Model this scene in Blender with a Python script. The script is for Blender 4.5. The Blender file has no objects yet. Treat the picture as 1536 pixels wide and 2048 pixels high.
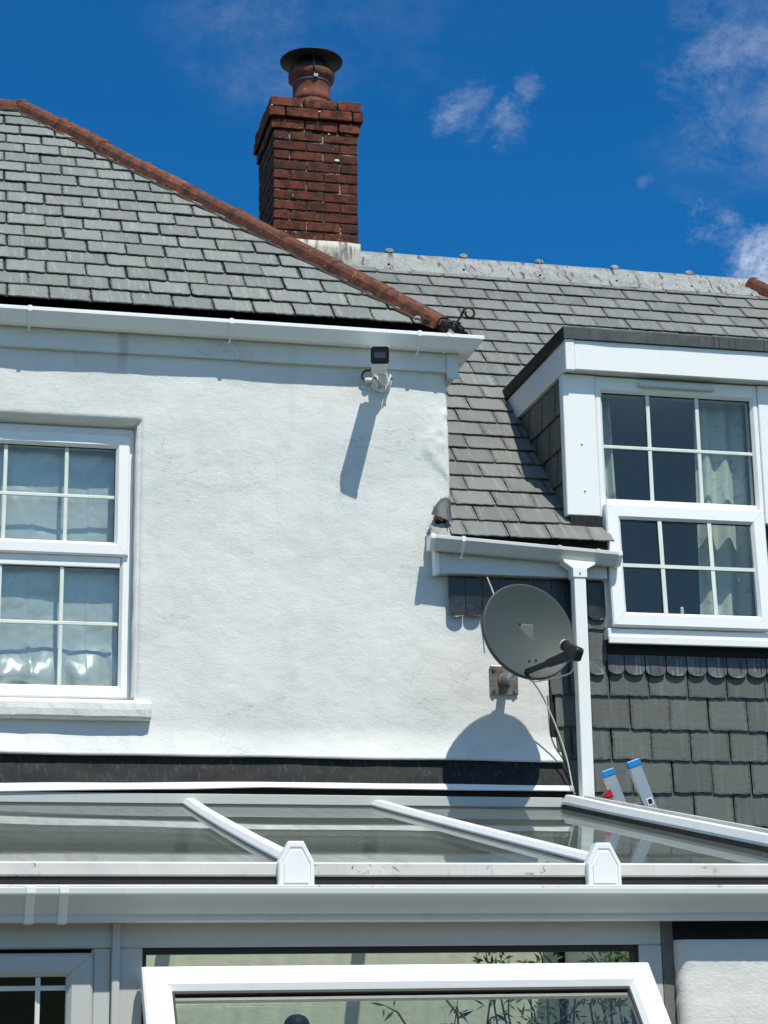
import bpy, bmesh, math, random
from mathutils import Vector, Matrix, noise

random.seed(7)
sc = bpy.context.scene
COL = sc.collection
R = math.radians

# ------------------------------------------------------------------ camera
PITCH, YAW, ROLL = R(14.54), R(13.3), R(-0.88)
_F = Vector((math.sin(YAW) * math.cos(PITCH), math.cos(YAW) * math.cos(PITCH), math.sin(PITCH)))
_R = Vector((math.cos(YAW), -math.sin(YAW), 0))
_U = _R.cross(_F)
_R, _U = _R * math.cos(ROLL) + _U * math.sin(ROLL), -_R * math.sin(ROLL) + _U * math.cos(ROLL)
cam_d = bpy.data.cameras.new('camera')
cam = bpy.data.objects.new('camera', cam_d)
COL.objects.link(cam)
mw = Matrix((_R, _U, -_F)).transposed().to_4x4()
mw.translation = (0, -10, 1.6)
cam.matrix_world = mw
cam_d.sensor_fit = 'VERTICAL'
cam_d.sensor_height = 36
cam_d.lens = 3920 / 2048 * 36
cam_d.clip_end = 2000
sc.camera = cam

# ------------------------------------------------------------------ sun, sky, exposure
SUN = Vector((.27, -1, 1.75)).normalized()
sd = bpy.data.lights.new('sun', 'SUN')
sd.energy = 3.75
sd.angle = R(.53)
sd.color = (1, .972, .868)
sun = bpy.data.objects.new('sun', sd)
COL.objects.link(sun)
sun.rotation_euler = SUN.to_track_quat('Z', 'Y').to_euler()
sun.location = (5, -20, 30)

w = bpy.data.worlds.new('World')
sc.world = w
w.use_nodes = True
wt = w.node_tree
wn = wt.nodes
def L(nt, a, b): nt.links.new(a, b)
sky = wn.new('ShaderNodeTexSky')
sky.sky_type = 'NISHITA'
sky.sun_disc = False
sky.sun_elevation = math.asin(SUN.z)
sky.sun_rotation = math.atan2(SUN.x, SUN.y)
sky.altitude = 1500
sky.air_density = 1.0
sky.dust_density = 0.1
sky.ozone_density = 5.0
tint = wn.new('ShaderNodeMix'); tint.data_type = 'RGBA'; tint.blend_type = 'MULTIPLY'
tint.inputs[0].default_value = 1
hz = wn.new('ShaderNodeMix'); hz.data_type = 'RGBA'          # deep blue aloft, paler towards the horizon all round
hz.inputs[6].default_value = (.97, .98, .86, 1); hz.inputs[7].default_value = (.058, .425, .655, 1)
L(wt, hz.outputs[2], tint.inputs[7])
L(wt, sky.outputs[0], tint.inputs[6])
tc = wn.new('ShaderNodeTexCoord')
sep = wn.new('ShaderNodeSeparateXYZ'); L(wt, tc.outputs['Generated'], sep.inputs[0])
def wmath(op, a, b=None, c=None):
    n = wn.new('ShaderNodeMath'); n.operation = op
    for i, v in enumerate((a, b, c)):
        if v is None: continue
        if isinstance(v, (int, float)): n.inputs[i].default_value = v
        else: L(wt, v, n.inputs[i])
    return n.outputs[0]
def wnoise(scale, detail=8, rough=.6, dist=0., off=(0, 0, 0), stretch=(1, 1, 1)):
    m = wn.new('ShaderNodeMapping'); m.inputs['Location'].default_value = off; m.inputs['Scale'].default_value = stretch
    L(wt, tc.outputs['Generated'], m.inputs[0])
    n = wn.new('ShaderNodeTexNoise'); n.inputs['Scale'].default_value = scale; n.inputs['Detail'].default_value = detail
    n.inputs['Roughness'].default_value = rough; n.inputs['Distortion'].default_value = dist
    L(wt, m.outputs[0], n.inputs['Vector'])
    return n.outputs[0]
def wsmooth(v, a, b, lo=0., hi=1.):
    n = wn.new('ShaderNodeMapRange'); n.interpolation_type = 'SMOOTHSTEP'
    for i, x in enumerate((a, b, lo, hi)): n.inputs[i + 1].default_value = x
    L(wt, v, n.inputs[0]); return n.outputs[0]
def wblob(d, radius, soft=.0):
    # how near a sky direction is to the middle of one cloud
    n = wn.new('ShaderNodeVectorMath'); n.operation = 'DISTANCE'
    L(wt, tc.outputs['Generated'], n.inputs[0]); n.inputs[1].default_value = d
    return wsmooth(n.outputs['Value'], soft, radius, 1., 0.)
sund = wn.new('ShaderNodeVectorMath'); sund.operation = 'DOT_PRODUCT'      # paler on the sun's side, deepest at right angles to it
L(wt, tc.outputs['Generated'], sund.inputs[0]); sund.inputs[1].default_value = SUN
L(wt, wmath('MULTIPLY', wsmooth(sep.outputs[2], .02, .32), wsmooth(sund.outputs['Value'], .02, .80, 1., .12)), hz.inputs[0])
fine = wnoise(30, 9, .72, .22, (3.1, .4, 1.7), (1, 1, 1.3))
big = wnoise(2.6, 6, .55, .3, (5.3, 2.2, .6), (1, 1, 1.9))
thin = wmath('MULTIPLY', wsmooth(big, .54, .80), wsmooth(fine, .3, .8))
cl = wmath('MULTIPLY', thin, .45)
# the wisps over the roofs: (direction, radius, strength)
for d, rad, st in [((.2539, .8634, .4360), .034, .15), ((.2680, .8610, .4325), .026, .15), ((.2400, .8678, .4350), .022, .17),
                   ((.2787, .8492, .4486), .015, .14), ((.3378, .8500, .4042), .011, .15),
                   ((.3860, .8465, .3685), .045, .30), ((.4050, .8400, .3650), .055, .34),
                   ((.3680, .8040, .4700), .085, .085), ((.3800, .8177, .4377), .075, .10), ((.2133, .8450, .4900), .10, .02)]:
    v = wmath('ADD', wmath('MULTIPLY', wblob(Vector(d).normalized(), rad), .55), wmath('MULTIPLY', fine, 1.5))
    v = wmath('MULTIPLY', wsmooth(v, 1.02, 1.58), st)
    cl = wmath('ADD', cl, v)
cl = wmath('MINIMUM', cl, .92)
cmix = wn.new('ShaderNodeMix'); cmix.data_type = 'RGBA'
cmix.inputs[7].default_value = (5.6, 5.8, 6.1, 1)
L(wt, cl, cmix.inputs[0]); L(wt, tint.outputs[2], cmix.inputs[6])
bg = wn['Background']
bg.inputs[1].default_value = .15
L(wt, cmix.outputs[2], bg.inputs[0])

vs = sc.view_settings
vs.view_transform = 'Standard'; vs.look = 'None'; vs.gamma = 1; vs.use_curve_mapping = False
vs.exposure = 0.36
sc.cycles.max_bounces = 5
sc.cycles.diffuse_bounces = 3
sc.cycles.glossy_bounces = 3
sc.cycles.transparent_max_bounces = 12
sc.cycles.caustics_reflective = False
sc.cycles.caustics_refractive = False

# ------------------------------------------------------------------ material helpers
class NT:
    def __init__(s, name):
        s.m = bpy.data.materials.new(name); s.m.use_nodes = True
        s.t = s.m.node_tree; s.n = s.t.nodes; s.b = s.n['Principled BSDF']; s.out = s.n['Material Output']
        s.tc = s.n.new('ShaderNodeTexCoord'); s._oi = None
    def set(s, sock, v):
        if isinstance(v, bpy.types.NodeSocket): s.t.links.new(v, sock)
        elif isinstance(v, tuple) and len(v) == 3 and sock.type == 'RGBA': sock.default_value = (*v, 1)
        else: sock.default_value = v
    def oi(s):
        if not s._oi: s._oi = s.n.new('ShaderNodeObjectInfo')
        return s._oi
    def coord(s, scale=(1, 1, 1), rot=(0, 0, 0), rnd=False, kind='Object'):
        m = s.n.new('ShaderNodeMapping'); m.inputs['Scale'].default_value = scale; m.inputs['Rotation'].default_value = rot
        s.t.links.new(s.tc.outputs[kind], m.inputs[0])
        if rnd:
            v = s.n.new('ShaderNodeVectorMath'); v.operation = 'SCALE'; v.inputs[0].default_value = (37., 19., 53.)
            s.t.links.new(s.oi().outputs['Random'], v.inputs['Scale']); s.t.links.new(v.outputs[0], m.inputs['Location'])
        return m.outputs[0]
    def noise(s, co, scale, detail=5, rough=.55, dist=0.):
        n = s.n.new('ShaderNodeTexNoise'); s.t.links.new(co, n.inputs['Vector'])
        n.inputs['Scale'].default_value = scale; n.inputs['Detail'].default_value = detail
        n.inputs['Roughness'].default_value = rough; n.inputs['Distortion'].default_value = dist
        return n.outputs[0]
    def voro(s, co, scale, feat='F1'):
        n = s.n.new('ShaderNodeTexVoronoi'); s.t.links.new(co, n.inputs['Vector']); n.inputs['Scale'].default_value = scale; n.feature = feat
        return n.outputs['Distance']
    def ramp(s, v, a, b, lo=0., hi=1.):
        n = s.n.new('ShaderNodeMapRange'); n.interpolation_type = 'SMOOTHSTEP'
        for i, x in enumerate((a, b, lo, hi)): n.inputs[i + 1].default_value = x
        s.set(n.inputs[0], v); return n.outputs[0]
    def math(s, op, a, b=0.):
        n = s.n.new('ShaderNodeMath'); n.operation = op; s.set(n.inputs[0], a); s.set(n.inputs[1], b); return n.outputs[0]
    def mix(s, f, a, b, mode='MIX'):
        n = s.n.new('ShaderNodeMix'); n.data_type = 'RGBA'; n.blend_type = mode
        s.set(n.inputs[0], f); s.set(n.inputs[6], a); s.set(n.inputs[7], b); return n.outputs[2]
    def bump(s, h, strength=.5, dist=.01, prev=None):
        n = s.n.new('ShaderNodeBump'); n.inputs['Strength'].default_value = strength; n.inputs['Distance'].default_value = dist
        s.set(n.inputs['Height'], h)
        if prev: s.t.links.new(prev, n.inputs['Normal'])
        s.t.links.new(n.outputs[0], s.b.inputs['Normal']); return n.outputs[0]
    def fin(s, col=None, rough=None, metal=None, spec=None):
        if col is not None: s.set(s.b.inputs['Base Color'], col)
        if rough is not None: s.set(s.b.inputs['Roughness'], rough)
        if metal is not None: s.set(s.b.inputs['Metallic'], metal)
        if spec is not None: s.set(s.b.inputs['Specular IOR Level'], spec)
        return s.m

def plain(name, col, rough=.5, metal=0., spec=.5, vary=.06, scale=9.):
    k = NT(name); co = k.coord(rnd=True)
    n = k.noise(co, scale, 6, .6)
    dark = tuple(c * (1 - 2 * vary) for c in col)
    return k.fin(k.mix(k.ramp(n, .3, .7), dark, col), rough, metal, spec)

M = {}
def mk_render(name, base, stain):
    k = NT(name); co = k.coord(kind='Object')
    a = k.noise(co, 1.7, 6, .6); b = k.noise(k.coord((2.5, 1, .7)), 3.2, 7, .62)
    c1 = k.mix(k.ramp(a, .38, .72), base, stain)
    c2 = k.mix(k.ramp(b, .55, .8, 0, .5), c1, tuple(x * .9 for x in stain))
    sv = k.noise(k.coord((9, 9, .45)), 2.2, 5, .6)
    c2 = k.mix(k.ramp(sv, .56, .78, 0, .30), c2, tuple(x * y for x, y in zip(stain, (.84, .86, .84))))
    cr = k.math('MULTIPLY', k.ramp(k.math('ABSOLUTE', k.math('SUBTRACT', k.noise(k.coord((.7, .7, 1.5)), 1.5, 7, .6, .3), .5)), .0, .0035, 1, 0), k.ramp(k.noise(co, 1.7, 3, .5), .53, .6))
    c2 = k.mix(k.math('MULTIPLY', cr, .5), c2, (.30, .30, .29))
    ge = k.n.new('ShaderNodeNewGeometry'); sx_ = k.n.new('ShaderNodeSeparateXYZ'); k.t.links.new(ge.outputs['Position'], sx_.inputs[0])
    wob = k.math('MULTIPLY', k.math('SUBTRACT', k.noise(k.coord((1, 1, .5)), 6, 4, .6), .5), .07)
    for X_, hw, za, zb, am in ((.935, .040, 4.90, 5.12, .42), (2.36, .030, 4.80, 4.99, .16), (1.86, .05, 4.7, 5.1, .10)):   # rain runs below the gutter joints
        dx = k.math('ABSOLUTE', k.math('ADD', k.math('SUBTRACT', sx_.outputs[0], X_), wob))
        mk = k.math('MULTIPLY', k.ramp(dx, hw * .3, hw, 1, 0), k.ramp(sx_.outputs[2], za, zb, 0, am))
        c2 = k.mix(mk, c2, (.30, .305, .29))
    fl = k.ramp(k.noise(co, 70, 3, .6), .72, .78)
    c3 = k.mix(k.math('MULTIPLY', fl, .25), c2, (.45, .44, .42))
    p = k.bump(k.noise(k.coord((1, 1, 1.3)), 5.5, 5, .6, .3), .15, .03)
    p = k.bump(k.noise(co, 15, 4, .55), .28, .012, p)
    p = k.bump(k.noise(k.coord((1, 1, 1.8)), 55, 5, .62), .42, .004, p)
    k.bump(k.noise(co, 190, 3, .6), .35, .0016, p)
    return k.fin(c3, .82, 0, .25)
M['render'] = mk_render('white_masonry_paint', (.715, .712, .685), (.635, .64, .622))
M['roughcast'] = mk_render('roughcast_white_paint', (.70, .69, .665), (.62, .61, .59))
M['sage'] = mk_render('sage_cream_wall_paint', (.72, .745, .57), (.66, .68, .52))

def mk_pvc(name, base, dirt=.10):
    k = NT(name); co = k.coord(rnd=True)
    n = k.noise(k.coord((1, 1, .35), rnd=True), 7, 7, .65)
    c = k.mix(k.ramp(n, .52, .8, 0, dirt * 4), base, tuple(x * .72 for x in base))
    sp = k.ramp(k.noise(co, 60, 2, .5), .74, .78)
    c = k.mix(k.math('MULTIPLY', sp, .3), c, (.25, .23, .2))
    k.bump(k.noise(co, 2.2, 2, .5), .12, .02)
    return k.fin(c, k.ramp(n, .3, .7, .32, .48), 0, .45)
M['pvc'] = mk_pvc('white_upvc', (.845, .85, .835), .09)
M['pvc_old'] = mk_pvc('weathered_white_upvc', (.62, .625, .605), .14)
M['pvc_shaded'] = mk_pvc('shaded_white_upvc_frame', (.50, .51, .495), .10)  # white uPVC with the shade under eaves and gutter put into its colour
M['muntin'] = plain('cream_glazing_bar', (.72, .77, .70), .4)
def mk_dirty():
    k = NT('lichen_spotted_upvc_trim'); co = k.coord()
    n = k.noise(co, 5, 6, .6)
    c = k.mix(k.ramp(n, .35, .7), (.66, .645, .61), (.56, .55, .515))
    sp = k.math('MULTIPLY', k.ramp(k.noise(co, 30, 5, .7, .8), .56, .62), k.ramp(k.noise(co, 3.3, 2, .5), .52, .62))
    c = k.mix(sp, c, (.10, .08, .045))
    st = k.ramp(k.noise(k.coord((30, 30, 1.5)), 3, 3, .6), .64, .74)
    c = k.mix(k.math('MULTIPLY', st, .5), c, (.30, .27, .22))
    k.bump(n, .2, .01)
    return k.fin(c, .6, 0, .3)
M['dirty'] = mk_dirty()

def mk_slate(name, ca, cb, cc, lichen, rough, grime=.0):
    k = NT(name); rnd = k.oi().outputs['Random']; co = k.coord(rnd=True)
    base = k.mix(k.ramp(rnd, .05, .95), ca, cb)
    n1 = k.noise(co, 6, 5, .6)
    c = k.mix(k.ramp(n1, .35, .75, 0, .7), base, cc)
    st = k.noise(k.coord((26, 2.0, 1), rnd=True), 1.6, 4, .6)
    c = k.mix(k.ramp(st, .5, .72, 0, .45), c, tuple(x * 1.55 for x in ca))
    lay = k.noise(k.coord((3, 22, 1), rnd=True), 2.2, 5, .7, .5)
    c = k.mix(k.ramp(lay, .58, .7, 0, .35), c, tuple(x * .62 for x in cb))
    sp = k.math('MULTIPLY', k.ramp(k.noise(co, 38, 4, .65, .4), .62, .70), k.ramp(k.noise(k.coord(kind='Object', rnd=True), 3, 2, .5), .45, .62))
    c = k.mix(k.math('MULTIPLY', sp, lichen), c, (.035, .032, .028))
    pale = k.ramp(k.noise(co, 21, 3, .6), .70, .76)
    c = k.mix(k.math('MULTIPLY', pale, .35), c, (.34, .34, .29))
    if grime:      # black algae creeping in from the joints
        sx_ = k.n.new('ShaderNodeSeparateXYZ'); k.t.links.new(k.tc.outputs['Object'], sx_.inputs[0])
        ed = k.math('MAXIMUM', k.ramp(k.math('ABSOLUTE', sx_.outputs[0]), .080, .107), k.ramp(sx_.outputs[1], .030, -.002))
        gm_ = k.ramp(k.math('ADD', k.math('MULTIPLY', ed, .34), k.noise(k.coord((1, 1.8, 1), rnd=True), 30, 5, .68, .5)), .74, .82)
        c = k.mix(k.math('MULTIPLY', gm_, grime), c, (.022, .021, .018))
    p = k.bump(lay, .35, .004)
    k.bump(k.noise(co, 60, 4, .6), .3, .002, p)
    return k.fin(c, k.ramp(n1, .3, .7, rough, rough + .16), 0, .5)
M['slate_l'] = mk_slate('grey_roof_slate', (.225, .236, .224), (.168, .178, .170), (.178, .185, .168), 1.0, .48, .6)
M['slate_r'] = mk_slate('brown_grey_roof_slate', (.200, .206, .196), (.148, .154, .147), (.175, .174, .158), .5, .45, .35)
M['slate_w'] = mk_slate('dark_wall_slate', (.106, .116, .108), (.080, .088, .082), (.098, .095, .083), .35, .5, .55)

def mk_lead(name, ca, cb, streak, dark, rough=.5, metal=.25, runs=False):
    k = NT(name); co = k.coord(rnd=True)
    n = k.noise(co, 8, 6, .62, .4)
    c = k.mix(k.ramp(n, .35, .7), ca, cb)
    st = k.noise(k.coord((34, 34, 2.2), rnd=True), 1.6, 5, .65, .3)
    c = k.mix(k.ramp(st, .52, .68, 0, .75), c, streak)
    st2 = k.math('MULTIPLY', k.ramp(k.noise(k.coord((60, 60, 3), (0, .25, 0), rnd=True), 1.3, 4, .6, .5), .56, .66), k.ramp(k.noise(co, 3.5, 2, .5), .42, .58))
    c = k.mix(st2, c, dark)
    if runs:
        rn = k.math('MULTIPLY', k.ramp(k.noise(k.coord((22, 4, 4), (0, 0, 0), rnd=True), 1.5, 3, .55, .25), .58, .63), k.ramp(k.noise(co, 5, 2, .5), .40, .5))
        c = k.mix(k.math('MULTIPLY', rn, .85), c, dark)
        pt = k.ramp(k.noise(k.coord((5, 9, 9), rnd=True), 1.4, 4, .6), .56, .66)
        c = k.mix(k.math('MULTIPLY', pt, .55), c, (.20, .175, .145))
    k.bump(k.noise(co, 6, 3, .5), .5, .02)
    return k.fin(c, rough, metal, .22)
M['lead_ridge'] = mk_lead('pale_weathered_lead', (.30, .315, .31), (.22, .232, .232), (.40, .40, .37), (.065, .045, .036), .55, .1, True)
M['lead_dark'] = mk_lead('dark_dull_lead', (.016, .018, .020), (.009, .010, .012), (.050, .052, .054), (.006, .006, .006), .65, .0)
M['lead_mid'] = mk_lead('grey_lead_edge', (.085, .095, .095), (.06, .067, .07), (.11, .117, .117), (.03, .03, .03), .55, .1)
M['lead_scal'] = mk_lead('streaked_scalloped_lead', (.115, .12, .125), (.075, .08, .085), (.30, .305, .31), (.012, .012, .012), .5, .0)
def mk_gloss_lead():
    k = NT('shiny_crumpled_lead'); co = k.coord(rnd=True)
    n = k.noise(co, 9, 4, .55, .6)
    k.bump(n, .45, .015)
    return k.fin(k.mix(k.ramp(n, .35, .65), (.012, .015, .017), (.026, .030, .033)), k.ramp(n, .3, .7, .28, .42), .0, .5)
M['lead_gloss'] = mk_gloss_lead()
def mk_flash():
    k = NT('limewashed_chimney_flashing'); co = k.coord()
    n = k.noise(k.coord((3, 3, 1)), 7, 6, .65, .6)
    c = k.mix(k.ramp(n, .38, .55), (.16, .15, .13), (.52, .51, .44))
    k.bump(n, .6, .01)
    return k.fin(c, .7, 0, .3)
M['flash'] = mk_flash()

def mk_clay(name, ca, cb, soot, sootamt):
    k = NT(name); co = k.coord(rnd=True); rnd = k.oi().outputs['Random']
    base = k.mix(rnd, ca, cb)
    n = k.noise(co, 16, 6, .65)
    c = k.mix(k.ramp(n, .38, .62, 0, sootamt), base, soot)
    spk = k.ramp(k.noise(co, 34, 4, .6), .66, .71)
    c = k.mix(k.math('MULTIPLY', spk, .55), c, (.62, .58, .50))
    g = k.ramp(k.noise(co, 95, 4, .6), .35, .7)
    c = k.mix(k.math('MULTIPLY', g, .35), c, tuple(x * .5 for x in cb))
    p = k.bump(n, .5, .006)
    k.bump(k.noise(co, 110, 4, .65), .55, .0025, p)
    return k.fin(c, .85, 0, .25)
M['brick'] = mk_clay('sooty_red_brick', (.175, .043, .022), (.095, .027, .017), (.026, .014, .011), .85)
M['brick_top'] = mk_clay('bright_red_brick', (.245, .060, .027), (.18, .047, .024), (.022, .012, .009), .95)
M['tile'] = mk_clay('terracotta_hip_tile', (.28, .088, .044), (.165, .055, .034), (.050, .034, .026), .85)
M['pot'] = mk_clay('terracotta_pot', (.23, .072, .045), (.19, .062, .042), (.06, .038, .034), .75)
M['mortar'] = plain('dark_sooty_mortar', (.06, .052, .045), .95, vary=.25, scale=40)
def mk_mortar():
    k = NT('patchy_lime_mortar'); co = k.coord()
    n = k.noise(co, 11, 5, .7)
    return k.fin(k.mix(k.ramp(n, .50, .62), (.035, .028, .024), (.34, .30, .25)), .95, 0, .2)
M['mortar_brick'] = mk_mortar()
M['moss'] = plain('mossy_mortar', (.075, .068, .045), 1, vary=.3, scale=55)
M['black'] = plain('black_plastic', (.012, .012, .013), .4)
M['gloss_black'] = plain('satin_black_face', (.006, .006, .007), .3, 0, .2)
M['iron'] = plain('blackened_iron', (.02, .019, .018), .6, .5)
M['cowl'] = plain('black_painted_cowl', (.008, .008, .009), .55, 0)
M['steel'] = plain('stainless_steel', (.55, .54, .52), .3, 1.)
M['galv'] = plain('rusty_galvanised_plate', (.36, .33, .30), .45, .85, vary=.25, scale=24)
M['felt'] = plain('black_roof_felt', (.012, .012, .012), .9)
M['dish'] = plain('dark_grey_painted_steel', (.050, .062, .061), .55, 0, .35, .05, 5)
M['dish_back'] = plain('matt_grey_steel', (.16, .165, .16), .5, .3)
M['alu'] = plain('brushed_aluminium', (.50, .52, .53), .42, .8)
M['blue'] = plain('bright_blue_plastic', (.012, .21, .52), .35)
M['red'] = plain('red_plastic', (.42, .012, .02), .35)
M['camera_white'] = plain('white_camera_housing', (.72, .74, .73), .35)
M['cable_w'] = plain('white_cable', (.68, .68, .65), .45)
M['cable_b'] = plain('black_cable', (.02, .02, .02), .5)
M['gasket'] = plain('black_gasket', (.010, .010, .010), .6)
M['room'] = plain('dim_room_wall', (.50, .48, .43), .9)
M['timber'] = plain('grey_weathered_timber', (.17, .16, .145), .8, vary=.15, scale=20)
M['floor_tile'] = plain('pale_floor_tile', (.42, .40, .36), .5)
M['leaf'] = None
def mk_leaf():
    k = NT('glossy_green_leaf'); co = k.coord(kind='Object')
    n = k.noise(co, 9, 3, .5)
    c = k.mix(k.ramp(n, .35, .65), (.035, .10, .018), (.09, .18, .035))
    k.set(k.b.inputs['Subsurface Weight'], 0.)
    return k.fin(c, .4, 0, .5)
M['leaf'] = mk_leaf()
M['stem'] = plain('brown_stem', (.07, .05, .03), .8)
def mk_foil():
    k = NT('crumpled_silver_foil'); co = k.coord()
    n = k.noise(co, 8, 6, .6, .6)
    k.bump(n, .15, .008)
    return k.fin(k.mix(n, (.44, .465, .45), (.56, .585, .565)), k.ramp(n, .3, .7, .26, .38), .30, .5)
M['foil'] = mk_foil()
def mk_curtain():
    k = NT('pale_patterned_curtain'); co = k.coord()
    n = k.ramp(k.noise(co, 13, 2, .4, 1.2), .60, .64)
    return k.fin(k.mix(k.math('MULTIPLY', n, .5), (.70, .72, .68), (.38, .40, .40)), .9, 0, .1)
M['curtain'] = mk_curtain()

def mk_glass(name, tint, ior, dirt=0., dirtcol=(.4, .42, .38), bump=0., film=0.):
    k = NT(name); t = k.t
    tr = k.n.new('ShaderNodeBsdfTransparent'); tr.inputs[0].default_value = (*tint, 1)
    gl = k.n.new('ShaderNodeBsdfGlossy'); gl.inputs['Roughness'].default_value = .012; gl.inputs[0].default_value = (.97, .99, .98, 1)
    fr = k.n.new('ShaderNodeFresnel'); fr.inputs[0].default_value = ior
    ge = k.n.new('ShaderNodeNewGeometry')                     # same reflectance from either side of a thin pane
    k.set(fr.inputs[0], k.ramp(ge.outputs['Backfacing'], 0., 1., ior, 1 / ior))
    if bump:
        b = k.n.new('ShaderNodeBump'); b.inputs['Strength'].default_value = bump; b.inputs['Distance'].default_value = .02
        t.links.new(k.noise(k.coord(), 1.6, 2, .5), b.inputs['Height']); t.links.new(b.outputs[0], gl.inputs['Normal'])
    mx = k.n.new('ShaderNodeMixShader')
    t.links.new(fr.outputs[0], mx.inputs[0]); t.links.new(gl.outputs[0], mx.inputs[2])
    t.links.new(tr.outputs[0], mx.inputs[1])
    if film:
        df = k.n.new('ShaderNodeBsdfDiffuse'); df.inputs[0].default_value = (*dirtcol, 1)
        sp = k.ramp(k.noise(k.coord(), 42, 2, .5), .74, .77)
        dc = k.mix(k.math('MULTIPLY', sp, .8), dirtcol, (.30, .30, .26))
        lf = k.ramp(k.noise(k.coord(), 17, 4, .7), .72, .75)
        k.set(df.inputs[0], k.mix(lf, dc, (.03, .025, .018)))
        n = k.noise(k.coord((6, .6, 1)), 3, 6, .62)
        fac = k.math('MAXIMUM', k.ramp(n, .3, .72, film * .8, film * 1.2), k.math('MAXIMUM', k.math('MULTIPLY', sp, .7), k.math('MULTIPLY', lf, .8)))
        fac = k.math('MULTIPLY', fac, k.math('SUBTRACT', 1., ge.outputs['Backfacing']))
        m2 = k.n.new('ShaderNodeMixShader'); k.set(m2.inputs[0], fac)
        t.links.new(mx.outputs[0], m2.inputs[1]); t.links.new(df.outputs[0], m2.inputs[2])
        t.links.new(m2.outputs[0], k.out.inputs[0]); k.n.remove(k.b)
        return k.m
    t.links.new(mx.outputs[0], k.out.inputs[0])
    k.n.remove(k.b)
    return k.m
M['glass'] = mk_glass('window_glass', (.93, .955, .945), 1.5)
M['glass_dark'] = mk_glass('grey_window_glass', (.84, .88, .86), 1.5, 0, bump=.03)
M['roof_glass'] = mk_glass('dirty_tinted_roof_glass', (.95, .97, .955), 1.45, 0, (.090, .101, .094), bump=.015, film=.42)

# ------------------------------------------------------------------ mesh helpers
WL = {}     # world position of every object's origin
class MB:
    def __init__(s): s.v = []; s.f = []
    def box(s, x0, x1, y0, y1, z0, z1):
        i = len(s.v)
        s.v += [(x, y, z) for z in (z0, z1) for y in (y0, y1) for x in (x0, x1)]
        s.f += [tuple(i + k for k in q) for q in ((0, 2, 3, 1), (4, 5, 7, 6), (0, 1, 5, 4), (2, 6, 7, 3), (0, 4, 6, 2), (1, 3, 7, 5))]
        return s
    def loft(s, rings, closed=True, caps=True):
        i = len(s.v); n = len(rings[0])
        for r in rings: s.v += [tuple(p) for p in r]
        for a in range(len(rings) - 1):
            for k in range(n if closed else n - 1):
                k2 = (k + 1) % n
                s.f.append((i + a * n + k, i + a * n + k2, i + (a + 1) * n + k2, i + (a + 1) * n + k))
        if caps and closed:
            s.f.append(tuple(i + k for k in reversed(range(n)))); s.f.append(tuple(i + (len(rings) - 1) * n + k for k in range(n)))
        return s
    def tube(s, pts, r, n=8):
        pts = [Vector(p) for p in pts]; rings = []; ref = None
        for k, p in enumerate(pts):
            d = (pts[min(k + 1, len(pts) - 1)] - pts[max(k - 1, 0)]).normalized()
            if ref is None: ref = d.orthogonal().normalized()
            u = (ref - d * ref.dot(d)).normalized(); ref = u; q = d.cross(u)
            rr = r[k] if isinstance(r, (list, tuple)) else r
            rings.append([p + (u * math.cos(a) + q * math.sin(a)) * rr for a in (2 * math.pi * j / n for j in range(n))])
        return s.loft(rings)
    def lathe(s, c, prof, n=32):
        rings = [[(c[0] + r * math.cos(2 * math.pi * j / n), c[1] + r * math.sin(2 * math.pi * j / n), c[2] + z) for j in range(n)] for r, z in prof]
        return s.loft(rings)
    def quad(s, *p):
        i = len(s.v); s.v += [tuple(q) for q in p]; s.f.append(tuple(range(i, i + len(p)))); return s
    def build(s, name, mat, parent=None, smooth=False, bevel=0., seg=1, origin=None, recalc=True):
        V = [Vector(p) for p in s.v]
        lo = Vector([min(p[i] for p in V) for i in range(3)]); hi = Vector([max(p[i] for p in V) for i in range(3)])
        o = Vector(origin) if origin is not None else Vector(((lo.x + hi.x) / 2, (lo.y + hi.y) / 2, lo.z))
        me = bpy.data.meshes.new(name)
        me.from_pydata([p - o for p in V], [], s.f)
        if recalc:
            b = bmesh.new(); b.from_mesh(me); bmesh.ops.recalc_face_normals(b, faces=b.faces); b.to_mesh(me); b.free()
        if smooth:
            for p in me.polygons: p.use_smooth = True
        me.materials.append(M[mat] if isinstance(mat, str) else mat)
        ob = bpy.data.objects.new(name, me)
        COL.objects.link(ob)
        place(ob, o, parent)
        if bevel:
            m = ob.modifiers.new('bevel', 'BEVEL'); m.width = bevel; m.segments = seg; m.limit_method = 'ANGLE'; m.angle_limit = R(35)
        return ob
def place(ob, wloc, parent=None):
    ob.parent = parent
    ob.location = Vector(wloc) - (WL[parent.name] if parent else Vector((0, 0, 0)))
    WL[ob.name] = Vector(wloc)
def thing(name, label, cat, loc, group=None):
    o = bpy.data.objects.new(name, None); COL.objects.link(o); o.empty_display_size = .1
    place(o, loc); tag(o, label, cat, group); return o
def tag(o, label, cat=None, group=None):
    o['label'] = label
    if cat: o['category'] = cat
    if group: o['group'] = group
    return o
def part(name, parent, loc):
    o = bpy.data.objects.new(name, None); COL.objects.link(o); o.empty_display_size = .05; place(o, loc, parent); return o
def bx(name, mat, parent, x0, x1, y0, y1, z0, z1, bevel=.003, seg=1):
    return MB().box(x0, x1, y0, y1, z0, z1).build(name, mat, parent, bevel=bevel, seg=seg)
def nz(*p): return noise.noise(Vector(p))

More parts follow.
